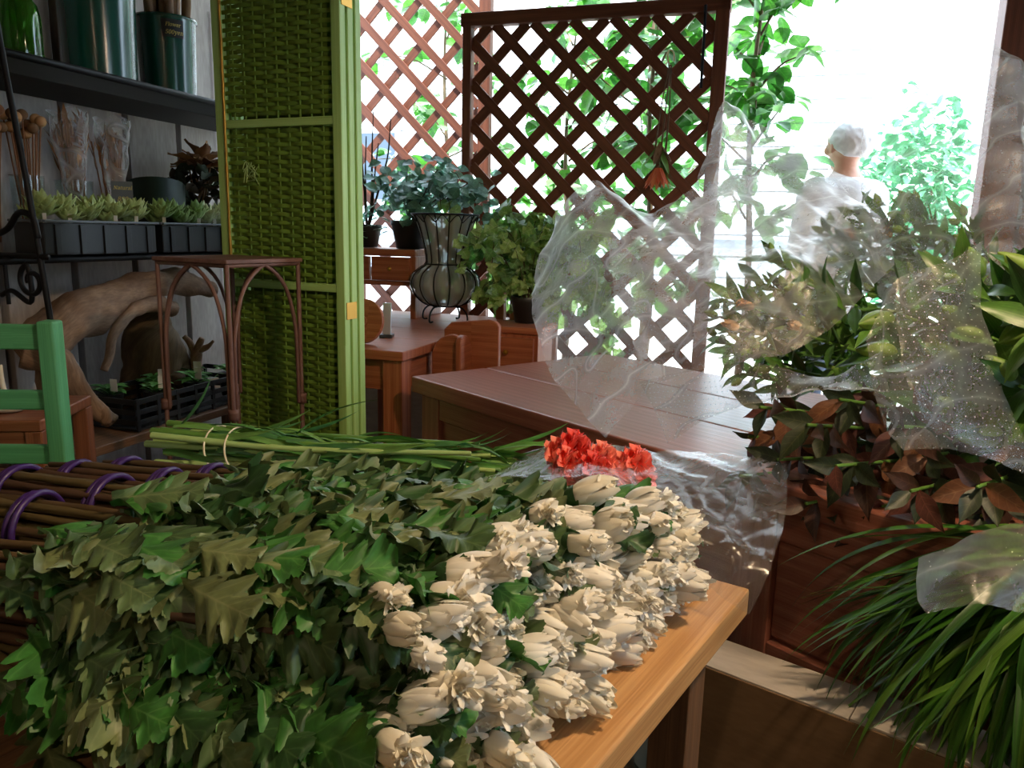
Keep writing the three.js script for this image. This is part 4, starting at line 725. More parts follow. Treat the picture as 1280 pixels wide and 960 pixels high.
// driftwood below the rack and the low crates of seedlings
{
  const barkish = M.drift;
  const q = (px) => V(px);
  const d1 = thing('driftwood_log', 'thick grey driftwood log with a bent branch under the rack shelf', 'driftwood', [-1.359, 0.578, -2.613]);
  const O = d1.position, rel = (p) => q(p).sub(O);
  part('trunk', tube([rel([-1.446, 0.711, -2.281]), rel([-1.427, 0.769, -2.403]), rel([-1.396, 0.817, -2.564]), rel([-1.36, 0.858, -2.741]), rel([-1.31, 0.882, -2.957]), rel([-1.258, 0.836, -3.184])], [0.07, 0.075, 0.065, 0.055, 0.05, 0.035], { n: 60, sides: 20, rough: 0.22, freq: 14 }), barkish, d1);
  part('branch', tube([rel([-1.289, 0.788, -2.894]), rel([-1.294, 0.816, -2.747]), rel([-1.31, 0.791, -2.602]), rel([-1.324, 0.73, -2.525]), rel([-1.332, 0.666, -2.501]), rel([-1.34, 0.622, -2.478])], [0.03, 0.03, 0.024, 0.019, 0.016, 0.012], { n: 40, sides: 12, rough: 0.2, freq: 22 }), barkish, d1);
  part('support_foot', tube([rel([-1.47, 0.717, -2.402]), rel([-1.472, 0.59, -2.395]), V(rel([-1.474, 0.486, -2.39]).x, 0.425 - O.y, rel([-1.474, 0.486, -2.39]).z)], [0.045, 0.04, 0.05], { n: 20, sides: 10, rough: 0.2, freq: 16 }), barkish, d1);
  const d2 = thing('driftwood_branch', 'broken tan driftwood branch pointing down beside the seedling crate', 'driftwood', [-1.331, 0.56, -2.311]);
  const O2 = d2.position, r2 = (p) => q(p).sub(O2);
  part('limb', tube([r2([-1.468, 0.711, -2.278]), r2([-1.394, 0.683, -2.311]), r2([-1.348, 0.602, -2.325]), r2([-1.309, 0.531, -2.347]), r2([-1.276, 0.477, -2.383])], [0.05, 0.045, 0.036, 0.03, 0.026], { n: 40, sides: 14, rough: 0.2, freq: 18 }), M.drift, d2);
  part('knot', tube([r2([-1.309, 0.531, -2.347]), r2([-1.285, 0.504, -2.356]), r2([-1.276, 0.474, -2.352])], [0.026, 0.022, 0.014], { n: 10, sides: 10, rough: 0.3, freq: 30 }), M.drift, d2);
  const sp = [-1.241, 0.634, -2.977];
  const d3 = thing('driftwood_piece', 'small forked tan driftwood piece behind the seedlings', 'driftwood', sp);
  part('fork', [tube([[0, -0.12, 0], [0, -0.03, 0], [0.03, 0.03, 0.01]], [0.02, 0.022, 0.012], { n: 14, sides: 10, rough: 0.2, freq: 25 }), tube([[0, -0.03, 0], [-0.03, 0.02, 0], [-0.045, 0.035, 0]], [0.02, 0.014, 0.008], { n: 12, sides: 10, rough: 0.2, freq: 25 }), tube([[0, -0.02, 0], [0.05, 0.0, 0], [0.07, 0.02, 0]], [0.018, 0.012, 0.006], { n: 12, sides: 10, rough: 0.2, freq: 25 })], M.drift, d3);
  const tb = thing('low_plank_table', 'low dark plank shelf holding the seedling crate', 'shelf', RP(-2.12, 0, 2.3), ROOM);
  part('top', box(0.42, 0.03, 1.22, 0, 0.405, 0, 2, 0.004), M.benchDark, tb); for (const x of [-0.17, 0.17]) for (const z of [-0.56, 0.56]) part('leg', box(0.05, 0.39, 0.05, x, 0.195, z, 1, 0.003), M.benchDark, tb);
  const cr = thing('seedling_crate', 'black slatted plastic crate of small seedlings under the driftwood', 'crate', RP(-2.06, 0.421, 2.28), ROOM);
  part('base', box(0.26, 0.008, 0.66, 0, 0.006, 0, 2, 0.001), M.blackPlastic, cr);
  for (const y of [0.03, 0.065, 0.1]) for (const s of [-1, 1]) { part('slat', box(0.006, 0.018, 0.66, s * 0.13, y, 0, 2, 0.001), M.blackPlastic, cr); part('slat', box(0.26, 0.018, 0.006, 0, y, s * 0.33, 0, 0.001), M.blackPlastic, cr); }
  for (let k = 0; k < 8; k++) for (const s of [-1, 1]) part('upright', box(0.008, 0.11, 0.014, s * 0.13, 0.055, -0.32 + k * 0.0915, 1, 0.001), M.blackPlastic, cr);
  reseed(111);
  const lg = [0, 1].map((k) => leafGeo({ L: 0.04, W: 0.024, widths: [0.2, 0.7, 1, 0.8, 0.4, 0], n: 7, m: 1, bend: 0.6, cup: 0.3, sd: k })), lm = [leafMat(0x4f8a3a, 0x8ab86c, 271), leafMat(0x5f9a46, 0x9ac878, 272)];
  for (let k = 0; k < 6; k++) {
    const o = thing('potted_seedling', 'small green seedling with white tag in the black crate', 'seedling', RP(-2.11 + 0.1 * (k % 2), 0.432, 2.03 + k * 0.098), 0, 'seedlings in the black crate');
    part('pot', lathe([[0.0001, 0.001], [0.03, 0.001], [0.042, 0.09], [0.038, 0.09], [0.0001, 0.075]], 14), M.blackPlastic, o);
    for (let q = 0; q < 14; q++) { const a = q * 2.4; aim(part('leaf', pick(lg), lm[k % 2], o), V(0.008 * Math.cos(a), 0.08 + q * 0.0025, 0.008 * Math.sin(a)), V(Math.cos(a), rr(0.2, 1), Math.sin(a)), UP, rr(1.1, 1.8)); }
    part('plant_tag', box(0.03, 0.042, 0.0015, 0.035, 0.125, 0.02, 1, 0.0004).rotateY(0.3 * (k % 3 - 1)), M.white, o);
  }
  const sp2 = RP(-2.22, 0.421, 2.36), stp = thing('driftwood_stump', 'squat brown driftwood stump behind the bent branch', 'driftwood', sp2);
  part('stump', tube([[0, 0, 0], [0.01, 0.14, 0], [-0.01, 0.28, 0.01], [0.0, 0.36, 0.01]], [0.13, 0.115, 0.1, 0.06], { n: 30, sides: 22, rough: 0.16, freq: 14 }), M.bark, stp);
  part('root', tube([[0.05, 0.05, 0.05], [0.1, 0.1, 0.06], [0.13, 0.04, 0.03]], [0.04, 0.03, 0.02], { n: 14, sides: 10, rough: 0.2, freq: 20 }), M.bark, stp);
  const s = thing('stem_bundle', 'short bundle of red brown sticks tied with a band on the floor', 'stick bundle', [-1.257, 0.2, -3.038]);
  s.position.y = 0; const up = [-1.257, 0.2, -3.038];
  for (let k = 0; k < 10; k++) { const a = k * 2.4, r = 0.022 * Math.sqrt(k / 10); part('stick', tube([[0.05 + r * Math.cos(a), 0.006, r * Math.sin(a)], [0.02 + r * Math.cos(a), 0.13, r * Math.sin(a)], [-0.02 + r * Math.cos(a), 0.29, r * Math.sin(a)]], 0.006, { n: 6, sides: 6 }), k % 2 ? M.stool : M.terracotta, s); }
  part('band', new THREE.TorusGeometry(0.03, 0.003, 6, 20).rotateX(1.45).translate(-0.003, 0.225, 0), M.twine, s);
}

// ---------- the desk's things ----------
{
  // glass urn blown into an iron cage
  const at = RP(-1.29, 0.72, 3.02), u = thing('caged_glass_urn', 'grey ribbed glass urn blown into a black iron cage on feet', 'urn', at);
  const prof = [[0.05, 0.065], [0.09, 0.075], [0.135, 0.115], [0.15, 0.155], [0.14, 0.195], [0.105, 0.225], [0.082, 0.24], [0.085, 0.29], [0.1, 0.35], [0.125, 0.42], [0.138, 0.44]], ribs = 14;
  const g = lathe([[0.0001, 0.062], ...prof], 112), P = g.attributes.position;
  for (let k = 0; k < P.count; k++) { const x = P.getX(k), z = P.getZ(k), a = Math.atan2(z, x), q = 1 - 0.07 * Math.pow(Math.abs(Math.cos(a * ribs / 2)), 6); P.setX(k, x * q); P.setZ(k, z * q); }
  g.computeVertexNormals(); part('glass_body', g, M.smokeGlass, u);
  for (let k = 0; k < ribs; k++) { const a = (k + 0) / ribs * Math.PI * 2; part('cage_wire', tube(prof.map(([r, y]) => [Math.cos(a) * (r * 0.975 + 0.002), y, Math.sin(a) * (r * 0.975 + 0.002)]), 0.0028, { n: 26, sides: 5 }), M.iron, u); }
  part('rim', new THREE.TorusGeometry(0.14, 0.004, 8, 48).rotateX(Math.PI / 2).translate(0, 0.443, 0), M.iron, u);
  for (let k = 0; k < ribs; k++) { const a0 = k / ribs * Math.PI * 2, a1 = (k + 1) / ribs * Math.PI * 2, am = (a0 + a1) / 2, c = (a, r, y) => [Math.cos(a) * r, y, Math.sin(a) * r]; part('rim_scallop', tube([c(a0, 0.127, 0.41), c(am, 0.142, 0.44), c(a1, 0.127, 0.41)], 0.0022, { n: 8, sides: 5 }), M.iron, u); }
  part('neck_ring', new THREE.TorusGeometry(0.085, 0.003, 8, 40).rotateX(Math.PI / 2).translate(0, 0.24, 0), M.iron, u);
  part('base_ring', new THREE.TorusGeometry(0.055, 0.004, 8, 40).rotateX(Math.PI / 2).translate(0, 0.066, 0), M.iron, u);
  for (let k = 0; k < 4; k++) { const a = k / 4 * Math.PI * 2 + 0.5, c = (r, y) => [Math.cos(a) * r, y, Math.sin(a) * r]; part('foot', tube([c(0.05, 0.065), c(0.085, 0.06), c(0.11, 0.035), c(0.112, 0.004), c(0.09, 0.004)], 0.004, { n: 16, sides: 6 }), M.iron, u); }
}
{
  const p = RP(-1.27, 0.72, 2.45), o = thing('card_stand', 'small silver upright card stand on the desk', 'card stand', p, ROOM + 0.3);
  part('plate', box(0.03, 0.115, 0.012, 0, 0.065, 0, 1, 0.003).rotateX(-0.15), mat(0xb9c2cc, 0.3, { metalness: 0.5 }), o); part('foot', box(0.045, 0.012, 0.05, 0, 0.006, 0, 0, 0.002), mat(0x39424c, 0.4), o);
  const q = thing('white_cup', 'white ceramic cup on the desk behind the green screen', 'cup', RP(-1.4, 0.72, 2.52)); part('body', lathe([[0.0001, 0.001], [0.025, 0.001], [0.038, 0.09], [0.035, 0.09], [0.0001, 0.008]], 28), M.white, q); part('handle', new THREE.TorusGeometry(0.022, 0.005, 8, 20, 3.4).rotateZ(-1.6).translate(0.036, 0.045, 0), M.white, q);
  const w = thing('desk_wheel', 'round dark wood disc leaning on the desk front', 'wood disc', RP(-1.27, 0.72, 2.28), ROOM); part('disc', uvBox(new THREE.CylinderGeometry(0.075, 0.075, 0.016, 32), 0).rotateX(Math.PI / 2 - 0.2).translate(0, 0.075, 0), M.desk, w); part('hub', new THREE.CylinderGeometry(0.018, 0.018, 0.024, 16).rotateX(Math.PI / 2 - 0.2).translate(0, 0.075, 0), M.desk, w);
  const c = thing('white_box', 'small white box on the floor below the desk', 'box', RP(-1.2, 0, 2.35), ROOM); part('body', box(0.2, 0.3, 0.2, 0, 0.15, 0, 1, 0.003), M.white, c); part('lid', box(0.206, 0.04, 0.206, 0, 0.315, 0, 0, 0.003), M.white, c);
}
// ---------- ivy and foliage pots ----------
const IVY = [0.12, 0.95, 1, 0.72, 0.5, 0.75, 0.62, 0.3, 0];
const ivyLeaves = []; reseed(121); for (let k = 0; k < 5; k++) ivyLeaves.push(leafGeo({ L: 0.052, W: 0.054, widths: IVY, n: 16, m: 2, sweep: -0.1, bend: rr(0, 0.6), cup: rr(-0.2, 0.3), wave: 0.12, sd: k }));
const roundLeaves = []; for (let k = 0; k < 5; k++) roundLeaves.push(leafGeo({ L: 0.042, W: 0.034, widths: [0.1, 0.6, 0.92, 1, 0.92, 0.7, 0.3, 0], n: 10, m: 2, bend: rr(-0.2, 0.6), cup: rr(0, 0.35), sd: k }));
const ivyMats = [leafMat(0x78a050, 0xd6e0b8, 281, { side: 4, through: 0.5 }), leafMat(0x98b868, 0xe4ecc8, 282, { side: 4, through: 0.5 }), leafMat(0x5c8848, 0xb8cfa4, 283, { side: 4, through: 0.5 })];
const blueMats = [leafMat(0x5f8c78, 0xb4d0c2, 284, { side: 4, through: 0.4 }), leafMat(0x709c84, 0xc4dccc, 285, { side: 4, through: 0.4 }), leafMat(0x4c7864, 0x98bca8, 286, { side: 4, through: 0.4 })];
function pot(o, R, H, m) { part('pot', lathe([[0.0001, 0.001], [R * 0.75, 0.001], [R, H - 0.02], [R * 1.06, H - 0.02], [R * 1.06, H], [R * 0.95, H], [R * 0.9, H - 0.03], [0.0001, H - 0.03]], 28), m, o); }
{
  const top = RP(-0.95, 0, 3.12), s = thing('pot_pedestal', 'dark wooden pedestal under the trailing ivy', 'pedestal', top, ROOM);
  part('top', box(0.24, 0.03, 0.24, 0, 0.895, 0, 0, 0.004), M.desk, s); for (const x of [-0.09, 0.09]) for (const z of [-0.09, 0.09]) part('leg', box(0.035, 0.88, 0.035, x, 0.44, z, 1, 0.003), M.desk, s); part('shelf', box(0.2, 0.02, 0.2, 0, 0.25, 0, 0, 0.003), M.desk, s);
  reseed(131);
  const o = thing('potted_ivy', 'trailing variegated ivy hanging down beside the caged glass urn', 'ivy', top.clone().setY(0.912)); pot(o, 0.085, 0.14, M.blackPlastic);
  let count = 0;
  for (let k = 0; k < 26; k++) {
    const a = rr(0, 6.28), out = rr(0.16, 0.36), drop = k < 9 ? -rr(0.05, 0.22) : rr(0.1, 0.52), ex = E1.clone().multiplyScalar(Math.cos(a) * out * 1.1 + 0.05).addScaledVector(E2, Math.sin(a) * out * 0.55 - 0.04);
    const pts = [V(0, 0.12, 0), ex.clone().multiplyScalar(0.5).setY(0.2), ex.clone().setY(0.12 - drop * 0.35), ex.clone().multiplyScalar(1.12).setY(0.1 - drop)], cv = new THREE.CatmullRomCurve3(pts);
    part('vine', tube(pts, 0.0016, { n: 12, sides: 5 }), M.twig, o);
    for (let q = 0; q < 11 && count < 290; q++, count++) { const t = 0.25 + 0.75 * (q + rnd()) / 11, p = cv.getPoint(t), d = V(rr(-1, 1), rr(-1, 0.2), rr(-0.4, 1)); aim(part('leaf', pick(ivyLeaves), pick(ivyMats), o), p, d, V(rr(-0.5, 0.5), 0.5, 1), rr(1.2, 1.8)); }
  }
}
for (const [at, label, sd, hgt0, pl] of [[RP(-0.87, 0.757, 2.84), 'leafy variegated ivy in a small pot on the small cabinet', 135, 0.34, 0.26]]) {
  reseed(sd);
  const o = thing('potted_ivy', label, 'ivy', at); pot(o, 0.06, 0.1, M.blackPlastic);
  let c = 0;
  for (let k = 0; k < 26; k++) {
    const a = rr(0, 6.28), out = rr(0.04, pl), ex = E1.clone().multiplyScalar(Math.cos(a) * out).addScaledVector(E2, Math.sin(a) * out * 0.4 + 0.03), h = rr(0.05, hgt0);
    const pts = [V(0, 0.08, 0), ex.clone().multiplyScalar(0.5).setY(0.1 + h * 0.7), ex.clone().setY(0.08 + h), ex.clone().multiplyScalar(1.15).setY(0.02 + h * 0.7)], cv = new THREE.CatmullRomCurve3(pts);
    part('vine', tube(pts, 0.0016, { n: 12, sides: 5 }), M.twig, o);
    for (let q = 0; q < 11 && c < 286; q++, c++) aim(part('leaf', pick(ivyLeaves), pick(ivyMats), o), cv.getPoint(0.2 + 0.8 * (q + rnd()) / 11), V(rr(-1, 1), rr(-1, 0.2), rr(-0.4, 1)), V(rr(-0.5, 0.5), 0.5, 1), rr(0.85, 1.3));
  }
}
{
  reseed(141);
  const o = thing('potted_foliage_plant', 'bushy blue green small leaved plant on the raised desk shelf', 'potted plant', RP(-1.5, 1.016, 3.12)); pot(o, 0.08, 0.12, M.blackPlastic);
  let count = 0;
  for (let k = 0; k < 26; k++) {
    const a = rr(0, 6.28), out = rr(0.06, 0.26), ex = E1.clone().multiplyScalar(Math.cos(a) * out * 1.25 + 0.1).addScaledVector(E2, Math.sin(a) * out * 0.5);
    const pts = [V(0, 0.1, 0), ex.clone().multiplyScalar(0.5).setY(0.2 + rr(0, 0.06)), ex.clone().setY(0.16 + rr(0, 0.2)), ex.clone().multiplyScalar(1.2).setY(0.1 + rr(0, 0.24))], cv = new THREE.CatmullRomCurve3(pts);
    part('stem', tube(pts, 0.0016, { n: 10, sides: 5 }), M.twig, o);
    for (let q = 0; q < 11 && count < 285; q++, count++) { const p = cv.getPoint(0.3 + 0.7 * (q + rnd()) / 11); aim(part('leaf', pick(roundLeaves), pick(blueMats), o), p.add(V(rr(-0.04, 0.04), rr(-0.06, 0.04), rr(0, 0.06))), V(rr(-1, 1), rr(-0.6, 0.6), rr(-0.6, 1)), V(rr(-0.6, 0.6), 0.7, 0.7), rr(1.1, 1.6)); }
  }
}
{
  reseed(151);
  const o = thing('willow_twig_pot', 'dark pot of bare brown twigs with small leaves on the raised desk shelf', 'twigs', RP(-1.72, 1.016, 3.14)); pot(o, 0.06, 0.1, M.blackPlastic);
  for (const [dx, h] of [[-0.1, 0.5], [-0.07, 0.42], [0.03, 0.58], [0.05, 0.45], [0.1, 0.55], [-0.02, 0.62], [0.0, 0.48], [-0.12, 0.36]]) { const e = E1.clone().multiplyScalar(dx * 1.2); part('twig', tube([[0, 0.06, 0], [e.x * 0.4 + rr(-0.01, 0.01), h * 0.35, e.z * 0.4], [e.x * 0.75 + rr(-0.012, 0.012), h * 0.7, e.z * 0.75], [e.x, h, e.z]], [0.006, 0.005, 0.004, 0.002], { n: 18, sides: 6, rough: 0.3, freq: 60 }), M.twig, o); }
  for (let k = 0; k < 60; k++) aim(part('leaf', pick(roundLeaves), pick(blueMats), o), E1.clone().multiplyScalar(rr(-0.16, 0.12)).setY(rr(0.06, 0.16)).addScaledVector(E2, rr(-0.1, 0.06)), V(rr(-1, 1), rr(-0.5, 0.6), rr(-0.4, 1)), UP, rr(0.7, 1.1));
}
{
  // dried protea hung from the lattice
  const at = [0.603, 1.789, -3.274], o = thing('hanging_protea', 'dried orange protea hanging head down from the dark lattice', 'dried flower', at);
  reseed(161);
  part('hook', tube([[0.015, -0.005, 0], [0.01, 0.03, 0.0], [-0.005, 0.04, -0.01], [-0.012, 0.01, 0.0], [0, -0.03, 0.01]], 0.0035, { n: 16, sides: 6 }), M.twine, o);
  for (const [x, z] of [[0.0, 0.01], [-0.025, 0.012], [0.02, 0.006]]) part('stem', tube([[x * 0.2, -0.02, z], [x * 0.8 - 0.01, -0.2, z], [x - 0.02, -0.38, z]], [0.003, 0.003, 0.005], { n: 12, sides: 6 }), M.bark, o);
  const br = leafGeo({ L: 0.085, W: 0.022, widths: [0.4, 0.8, 1, 0.9, 0.6, 0.1], n: 8, m: 1, bend: -0.2, cup: 0.5, sd: 2 }), pm = [mat(0xd9704a, 0.7), mat(0xc4603c, 0.7), mat(0xe08a60, 0.7)];
  for (let k = 0; k < 26; k++) { const a = k * 2.4, r = Math.sqrt(k / 26) * 0.5; aim(part('bract', br, pick(pm), o), V(-0.025 + 0.012 * Math.cos(a), -0.42, 0.012 + 0.012 * Math.sin(a)), V(r * Math.cos(a), -1, r * Math.sin(a)), V(Math.cos(a), 0, Math.sin(a)), rr(0.8, 1.1)); }
  for (let k = 0; k < 16; k++) { const a = rr(0, 6.28); aim(part('leaf', br, pick([M.bark, M.drift, M.stemGreen]), o), V(-0.02, rr(-0.42, -0.3), 0.012), V(Math.cos(a) * 0.6, -1, Math.sin(a) * 0.4), V(Math.cos(a), 0, Math.sin(a)), rr(0.9, 1.4)); }
  solo('black_cord', tube([[0.725, 1.992, -3.255], [0.727, 1.862, -3.255], [0.728, 1.682, -3.254]], 0.006, { n: 8 }), M.iron, 'thin black cord hanging on the dark lattice', 'cord');
}

// ---------- trees and the person outdoors ----------
const treeLeaves = []; reseed(171); for (let k = 0; k < 5; k++) treeLeaves.push(leafGeo({ L: 0.095, W: 0.068, widths: [0.1, 0.6, 0.92, 1, 0.95, 0.75, 0.42, 0], n: 10, m: 2, bend: rr(-0.2, 0.7), cup: rr(0, 0.3), sd: k }));
const treeMats = [leafMat(0x3a7a22, 0x78b04c, 291, { through: 0.5 }), leafMat(0x4d8f2c, 0x8cc05c, 292, { through: 0.5 }), leafMat(0x2c661e, 0x66a044, 293, { through: 0.5 })];
function youngTree(at, label, H, out, n, sd, lo = 0.25, big = 1) {
  reseed(sd);
  const o = thing('young_tree', label, 'tree', at);
  part('trunk', tube([[0, 0, 0], [0.03, H * 0.35, 0.02], [-0.02, H * 0.7, 0], [0.02, H, 0.02]], [0.022, 0.018, 0.012, 0.005], { n: 20, sides: 8, rough: 0.15, freq: 14 }), M.bark, o);
  const nb = 16; let c = 0;
  for (let k = 0; k < nb; k++) {
    const y = H * lerp(lo, 0.98, k / nb), a = k * 2.4, b = out * rr(0.6, 1), pts = [V(0, y, 0), V(Math.cos(a) * b * 0.5, y + 0.12, Math.sin(a) * b * 0.5), V(Math.cos(a) * b, y + rr(0.05, 0.3), Math.sin(a) * b)], cv = new THREE.CatmullRomCurve3(pts);
    const br = part('branch', tube(pts, [0.007, 0.005, 0.002], { n: 8, sides: 5 }), M.bark, o);
    for (let q = 0; q < Math.round(n / nb) && c < 295; q++, c++) { const p = cv.getPoint(0.2 + 0.8 * rnd()); aim(part('leaf', pick(treeLeaves), pick(treeMats), o), p.add(V(rr(-0.06, 0.06), rr(-0.06, 0.06), rr(-0.06, 0.06))), V(rr(-1, 1), rr(-0.9, 0.3), rr(-1, 1)), V(rr(-0.6, 0.6), 1, rr(-0.6, 0.6)), rr(0.75, 1.2) * big); }
  }
}
youngTree(RP(-0.12, -0.02, 3.95), 'slim young tree with round bright leaves beside the lattice post', 2.5, 0.36, 280, 601, 0.45, 1.25);
youngTree(RP(-0.62, -0.02, 4.15), 'leafy young tree with round leaves behind the dark lattice', 2.5, 0.5, 295, 602, 0.3, 1.35);
youngTree(RP(-1.15, -0.02, 4.5), 'small young tree with sparse leaves behind the lattice post', 2.3, 0.42, 220, 603, 0.35, 1.2);
youngTree(RP(-0.75, -0.02, 4.9), 'broad young tree further back behind the dark lattice', 2.9, 0.75, 295, 605, 0.25, 1.6);
youngTree(RP(-2.3, -0.02, 5.4), 'young tree behind the sunlit lattice panel', 3.2, 0.7, 250, 604, 0.3, 1.5);
function bush(at, label, R, H, n, sd) {
  reseed(sd);
  const o = thing('leafy_bush', label, 'bush', at), list = [[], []];
  for (let k = 0; k < n; k++) { const u = rr(-1, 1), a = rr(0, 6.28), r = Math.pow(rnd(), 0.33) * (0.8 + 0.25 * noise(a * 2, u * 3, sd)), s = Math.sqrt(1 - u * u), p = V(R * r * s * Math.cos(a), H * 0.56 + H * 0.44 * r * u, R * r * s * Math.sin(a)); list[k % 2].push(aimGeo(treeLeaves[k % 5], p, V(rr(-1, 1), rr(-0.7, 0.5), rr(-1, 1)), V(rr(-0.6, 0.6), 1, rr(-0.6, 0.6)), rr(0.7, 1.2))); }
  list.forEach((l, k) => { part('foliage', l, [leafMat(0x4f9e6a, 0x8cc89a, 295 + k, { through: 0.4 }), leafMat(0x3f8c62, 0x7fbb92, 297 + k, { through: 0.4 })][k], o).userData.kind = 'stuff'; });
  for (let k = 0; k < 5; k++) part('stem', tube([[rr(-0.06, 0.06), 0, rr(-0.06, 0.06)], [rr(-0.15, 0.15), H * 0.3, rr(-0.15, 0.15)], [rr(-0.3, 0.3), H * 0.6, rr(-0.3, 0.3)]], [0.025, 0.018, 0.01], { n: 8, sides: 6 }), M.bark, o);
}
bush(V([3.337, 1.111, -6.6]).setY(-0.02), 'large blue green bush across the street beyond the person', 0.62, 2.55, 1500, 611);
bush(V([3.154, 1.098, -7.4]).setY(-0.02), 'smaller blue green bush next to the downpipe', 0.38, 2.1, 500, 612);
{
  // person standing outside, turned away, in a white shirt
  const H = V([1.506, 1.52, -3.65]), o = thing('person', 'person with short white hair in a white shirt standing outside the opening', 'person', [H.x, -0.02, H.z], THREE.MathUtils.degToRad(200));
  const cap = (p, a, b, ra, rb) => { const pa = p.clone().sub(a), ba = b.clone().sub(a), h = Math.max(0, Math.min(1, pa.dot(ba) / ba.lengthSq())); return pa.addScaledVector(ba, -h).length() - lerp(ra, rb, h); };
  const smin = (a, b, k) => { const h = Math.max(0, Math.min(1, 0.5 + 0.5 * (b - a) / k)); return lerp(b, a, h) - k * h * (1 - h); };
  const yh = H.y + 0.02, sY = yh - 0.205;                       // head centre, shoulder line
  const trunk = [[V(0, sY - 0.02, 0), V(0, sY - 0.28, 0.01), 0.115, 0.105], [V(0, sY - 0.28, 0.01), V(0, sY - 0.52, 0), 0.11, 0.125], [V(-0.13, sY - 0.02, 0), V(0.13, sY - 0.02, 0), 0.068, 0.068]];
  const arm = (s) => [[V(s * 0.17, sY - 0.02, 0), V(s * 0.215, sY - 0.3, 0.01), 0.056, 0.043], [V(s * 0.215, sY - 0.3, 0.01), V(s * 0.2, sY - 0.54, 0.09), 0.042, 0.03]];
  const leg = (s) => [[V(s * 0.085, sY - 0.55, 0), V(s * 0.095, 0.47, 0.015), 0.085, 0.058], [V(s * 0.095, 0.47, 0.015), V(s * 0.1, 0.08, -0.02), 0.057, 0.04], [V(s * 0.1, 0.05, -0.03), V(s * 0.115, 0.04, 0.13), 0.042, 0.034]];
  const neck = [[V(0, sY + 0.01, -0.005), V(0, yh - 0.07, 0.005), 0.056, 0.052]];
  const hand = (s) => { const w = V(s * 0.2, sY - 0.55, 0.095), l = [[w, w.clone().add(V(0, -0.075, 0.03)), 0.024, 0.026]]; for (let k = 0; k < 4; k++) { const b = w.clone().add(V(0, -0.085, 0.012 + k * 0.013)); l.push([b, b.clone().add(V(-s * 0.012, -0.045, 0.012)), 0.009, 0.0085], [b.clone().add(V(-s * 0.012, -0.045, 0.012)), b.clone().add(V(-s * 0.03, -0.075 + 0.008 * Math.abs(k - 1.5), 0.012)), 0.0085, 0.007]); } l.push([w.clone().add(V(0, -0.03, 0.035)), w.clone().add(V(-s * 0.02, -0.075, 0.075)), 0.011, 0.009]); return l; };
  const field = (set, k = 0.03, grow = 0) => (x, y, z) => { const p = V(x, y, z); let d = 1; for (const [a, b, ra, rb] of set) d = smin(d, cap(p, a, b, ra + grow, rb + grow), k); return d; };
  const skin = mat(0xd9a48a, 0.55), headC = V(0, yh, 0.01);
  const headSet = [[V(0, yh + 0.02, -0.015), V(0, yh + 0.02, 0.012), 0.088, 0.084], [V(0, yh - 0.02, 0.03), V(0, yh - 0.075, 0.045), 0.064, 0.042], [V(0, yh + 0.01, 0.092), V(0, yh - 0.022, 0.112), 0.011, 0.016], [V(-0.05, yh - 0.02, 0.07), V(0.05, yh - 0.02, 0.07), 0.02, 0.02], [V(-0.022, yh - 0.058, 0.088), V(0.022, yh - 0.058, 0.088), 0.008, 0.008], [V(-0.084, yh + 0.012, -0.005), V(-0.09, yh - 0.03, 0), 0.014, 0.01], [V(0.084, yh + 0.012, -0.005), V(0.09, yh - 0.03, 0), 0.014, 0.01]];
  const bodyG = merge([nets(field([...trunk, ...arm(-1), ...arm(1), ...leg(-1), ...leg(1), ...neck]), [-0.33, -0.02, -0.2], [0.33, sY + 0.12, 0.22], 0.015), nets(field([...headSet, ...neck], 0.016), [-0.12, sY - 0.03, -0.13], [0.12, yh + 0.13, 0.15], 0.006), nets(field(hand(-1), 0.008), [-0.29, sY - 0.76, 0.03], [-0.12, sY - 0.5, 0.24], 0.005), nets(field(hand(1), 0.008), [0.12, sY - 0.76, 0.03], [0.29, sY - 0.5, 0.24], 0.005)]);
  part('body', bodyG, skin, o);
  const cut = (f, y0, y1) => (x, y, z) => Math.max(f(x, y, z), y0 - y, y - y1);
  part('shirt', nets(cut(field([...trunk, arm(-1)[0], arm(1)[0]], 0.03, 0.016), sY - 0.56, sY + 0.06), [-0.36, sY - 0.6, -0.22], [0.36, sY + 0.1, 0.24], 0.014), mat(0xf2f3f5, 0.8), o);
  part('trousers', nets(cut(field([trunk[1], ...leg(-1).slice(0, 2), ...leg(1).slice(0, 2)], 0.03, 0.014), 0.07, sY - 0.5), [-0.3, 0.03, -0.2], [0.3, sY - 0.44, 0.2], 0.014), mat(0x4a5262, 0.8), o);
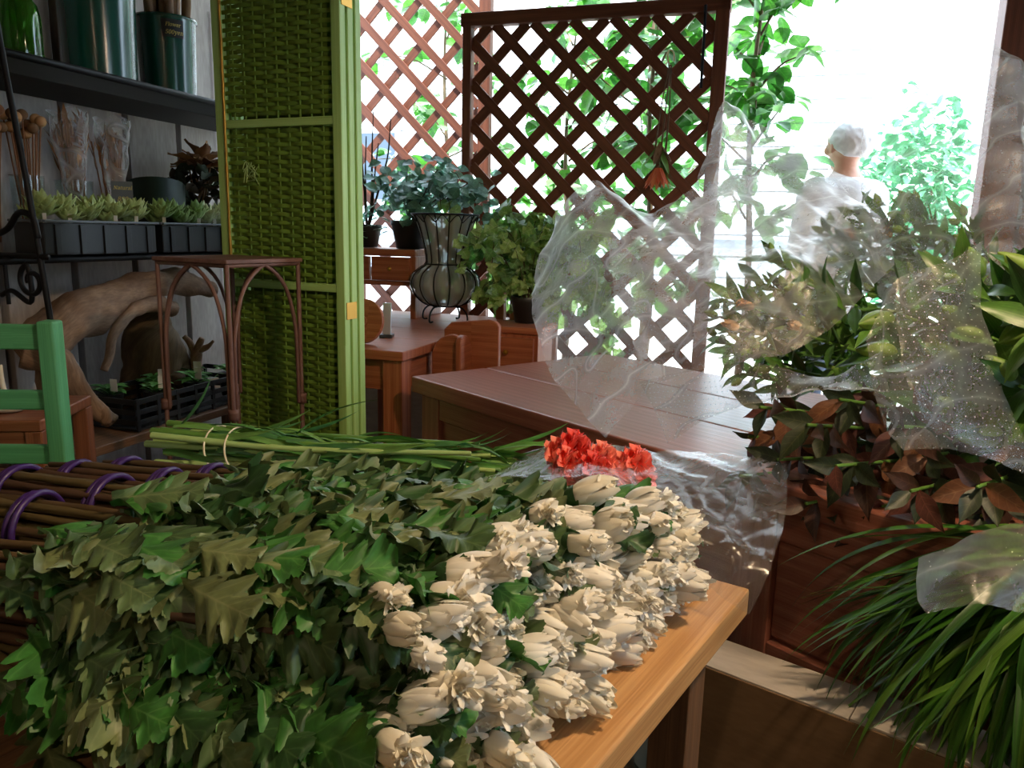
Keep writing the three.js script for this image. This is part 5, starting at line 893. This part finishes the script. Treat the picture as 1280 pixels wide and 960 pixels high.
  part('shoes', [nets(field([leg(-1)[2]], 0.01, 0.01), [-0.2, -0.03, -0.1], [-0.03, 0.12, 0.2], 0.01), nets(field([leg(1)[2]], 0.01, 0.01), [0.03, -0.03, -0.1], [0.2, 0.12, 0.2], 0.01)], mat(0x2b2b2d, 0.6), o);
  const hairF = (x, y, z) => Math.max(field(headSet.slice(0, 1), 0.01, 0.014 + 0.004 * noise(x * 60, y * 60, z * 60))(x, y, z), (z - 0.045) * 0.8 - (y - yh - 0.03) * 0.9, yh - 0.055 - y + Math.max(0, z + 0.02) * 1.2);
  part('hair', nets(hairF, [-0.13, yh - 0.1, -0.14], [0.13, yh + 0.14, 0.14], 0.007), mat(0xeeeeef, 0.7), o);
  for (const s of [-1, 1]) part('eye', new THREE.SphereGeometry(0.011, 12, 10).translate(s * 0.032, yh + 0.012, 0.078), M.white, o);
}
// ---------- warm pendant lamps inside the shop ----------
function pendant(at, label, power) {
  const o = thing('pendant_lamp', label, 'lamp', at, 0, 'pendant lamps over the shop floor');
  part('shade', lathe([[0.02, 0.14], [0.05, 0.13], [0.11, 0.06], [0.15, 0], [0.148, -0.002], [0.105, 0.055], [0.045, 0.122]], 36), mat(0x20231f, 0.5), o);
  part('cord', tube([[0, 0.13, 0], [0, 0.25, 0], [0, 2.6 - at.y, 0]], 0.004, { n: 4, sides: 6 }), M.iron, o);
  const b = part('bulb', new THREE.SphereGeometry(0.035, 20, 14).translate(0, 0.035, 0), mat(0xfff1d8, 0.5, { emissive: new THREE.Color().setRGB(1, 0.68, 0.36), emissiveIntensity: 6 }), o); b.userData.label = 'glowing warm bulb';
  const l = new THREE.PointLight(new THREE.Color().setRGB(1, 0.72, 0.44), power, 0, 2); l.name = 'pendant_bulb'; l.position.copy(at).add(V(0, 0.035, 0)); l.castShadow = true; l.shadow.radius = 2; scene.add(l);
}
pendant(V(0.85, 2.0, -0.55), 'dark metal pendant lamp with warm bulb over the bench', 6.5);
pendant(V(-0.6, 2.15, 0.9), 'dark metal pendant lamp with warm bulb near the rear wall', 1.5);

renderer.render(scene, camera);
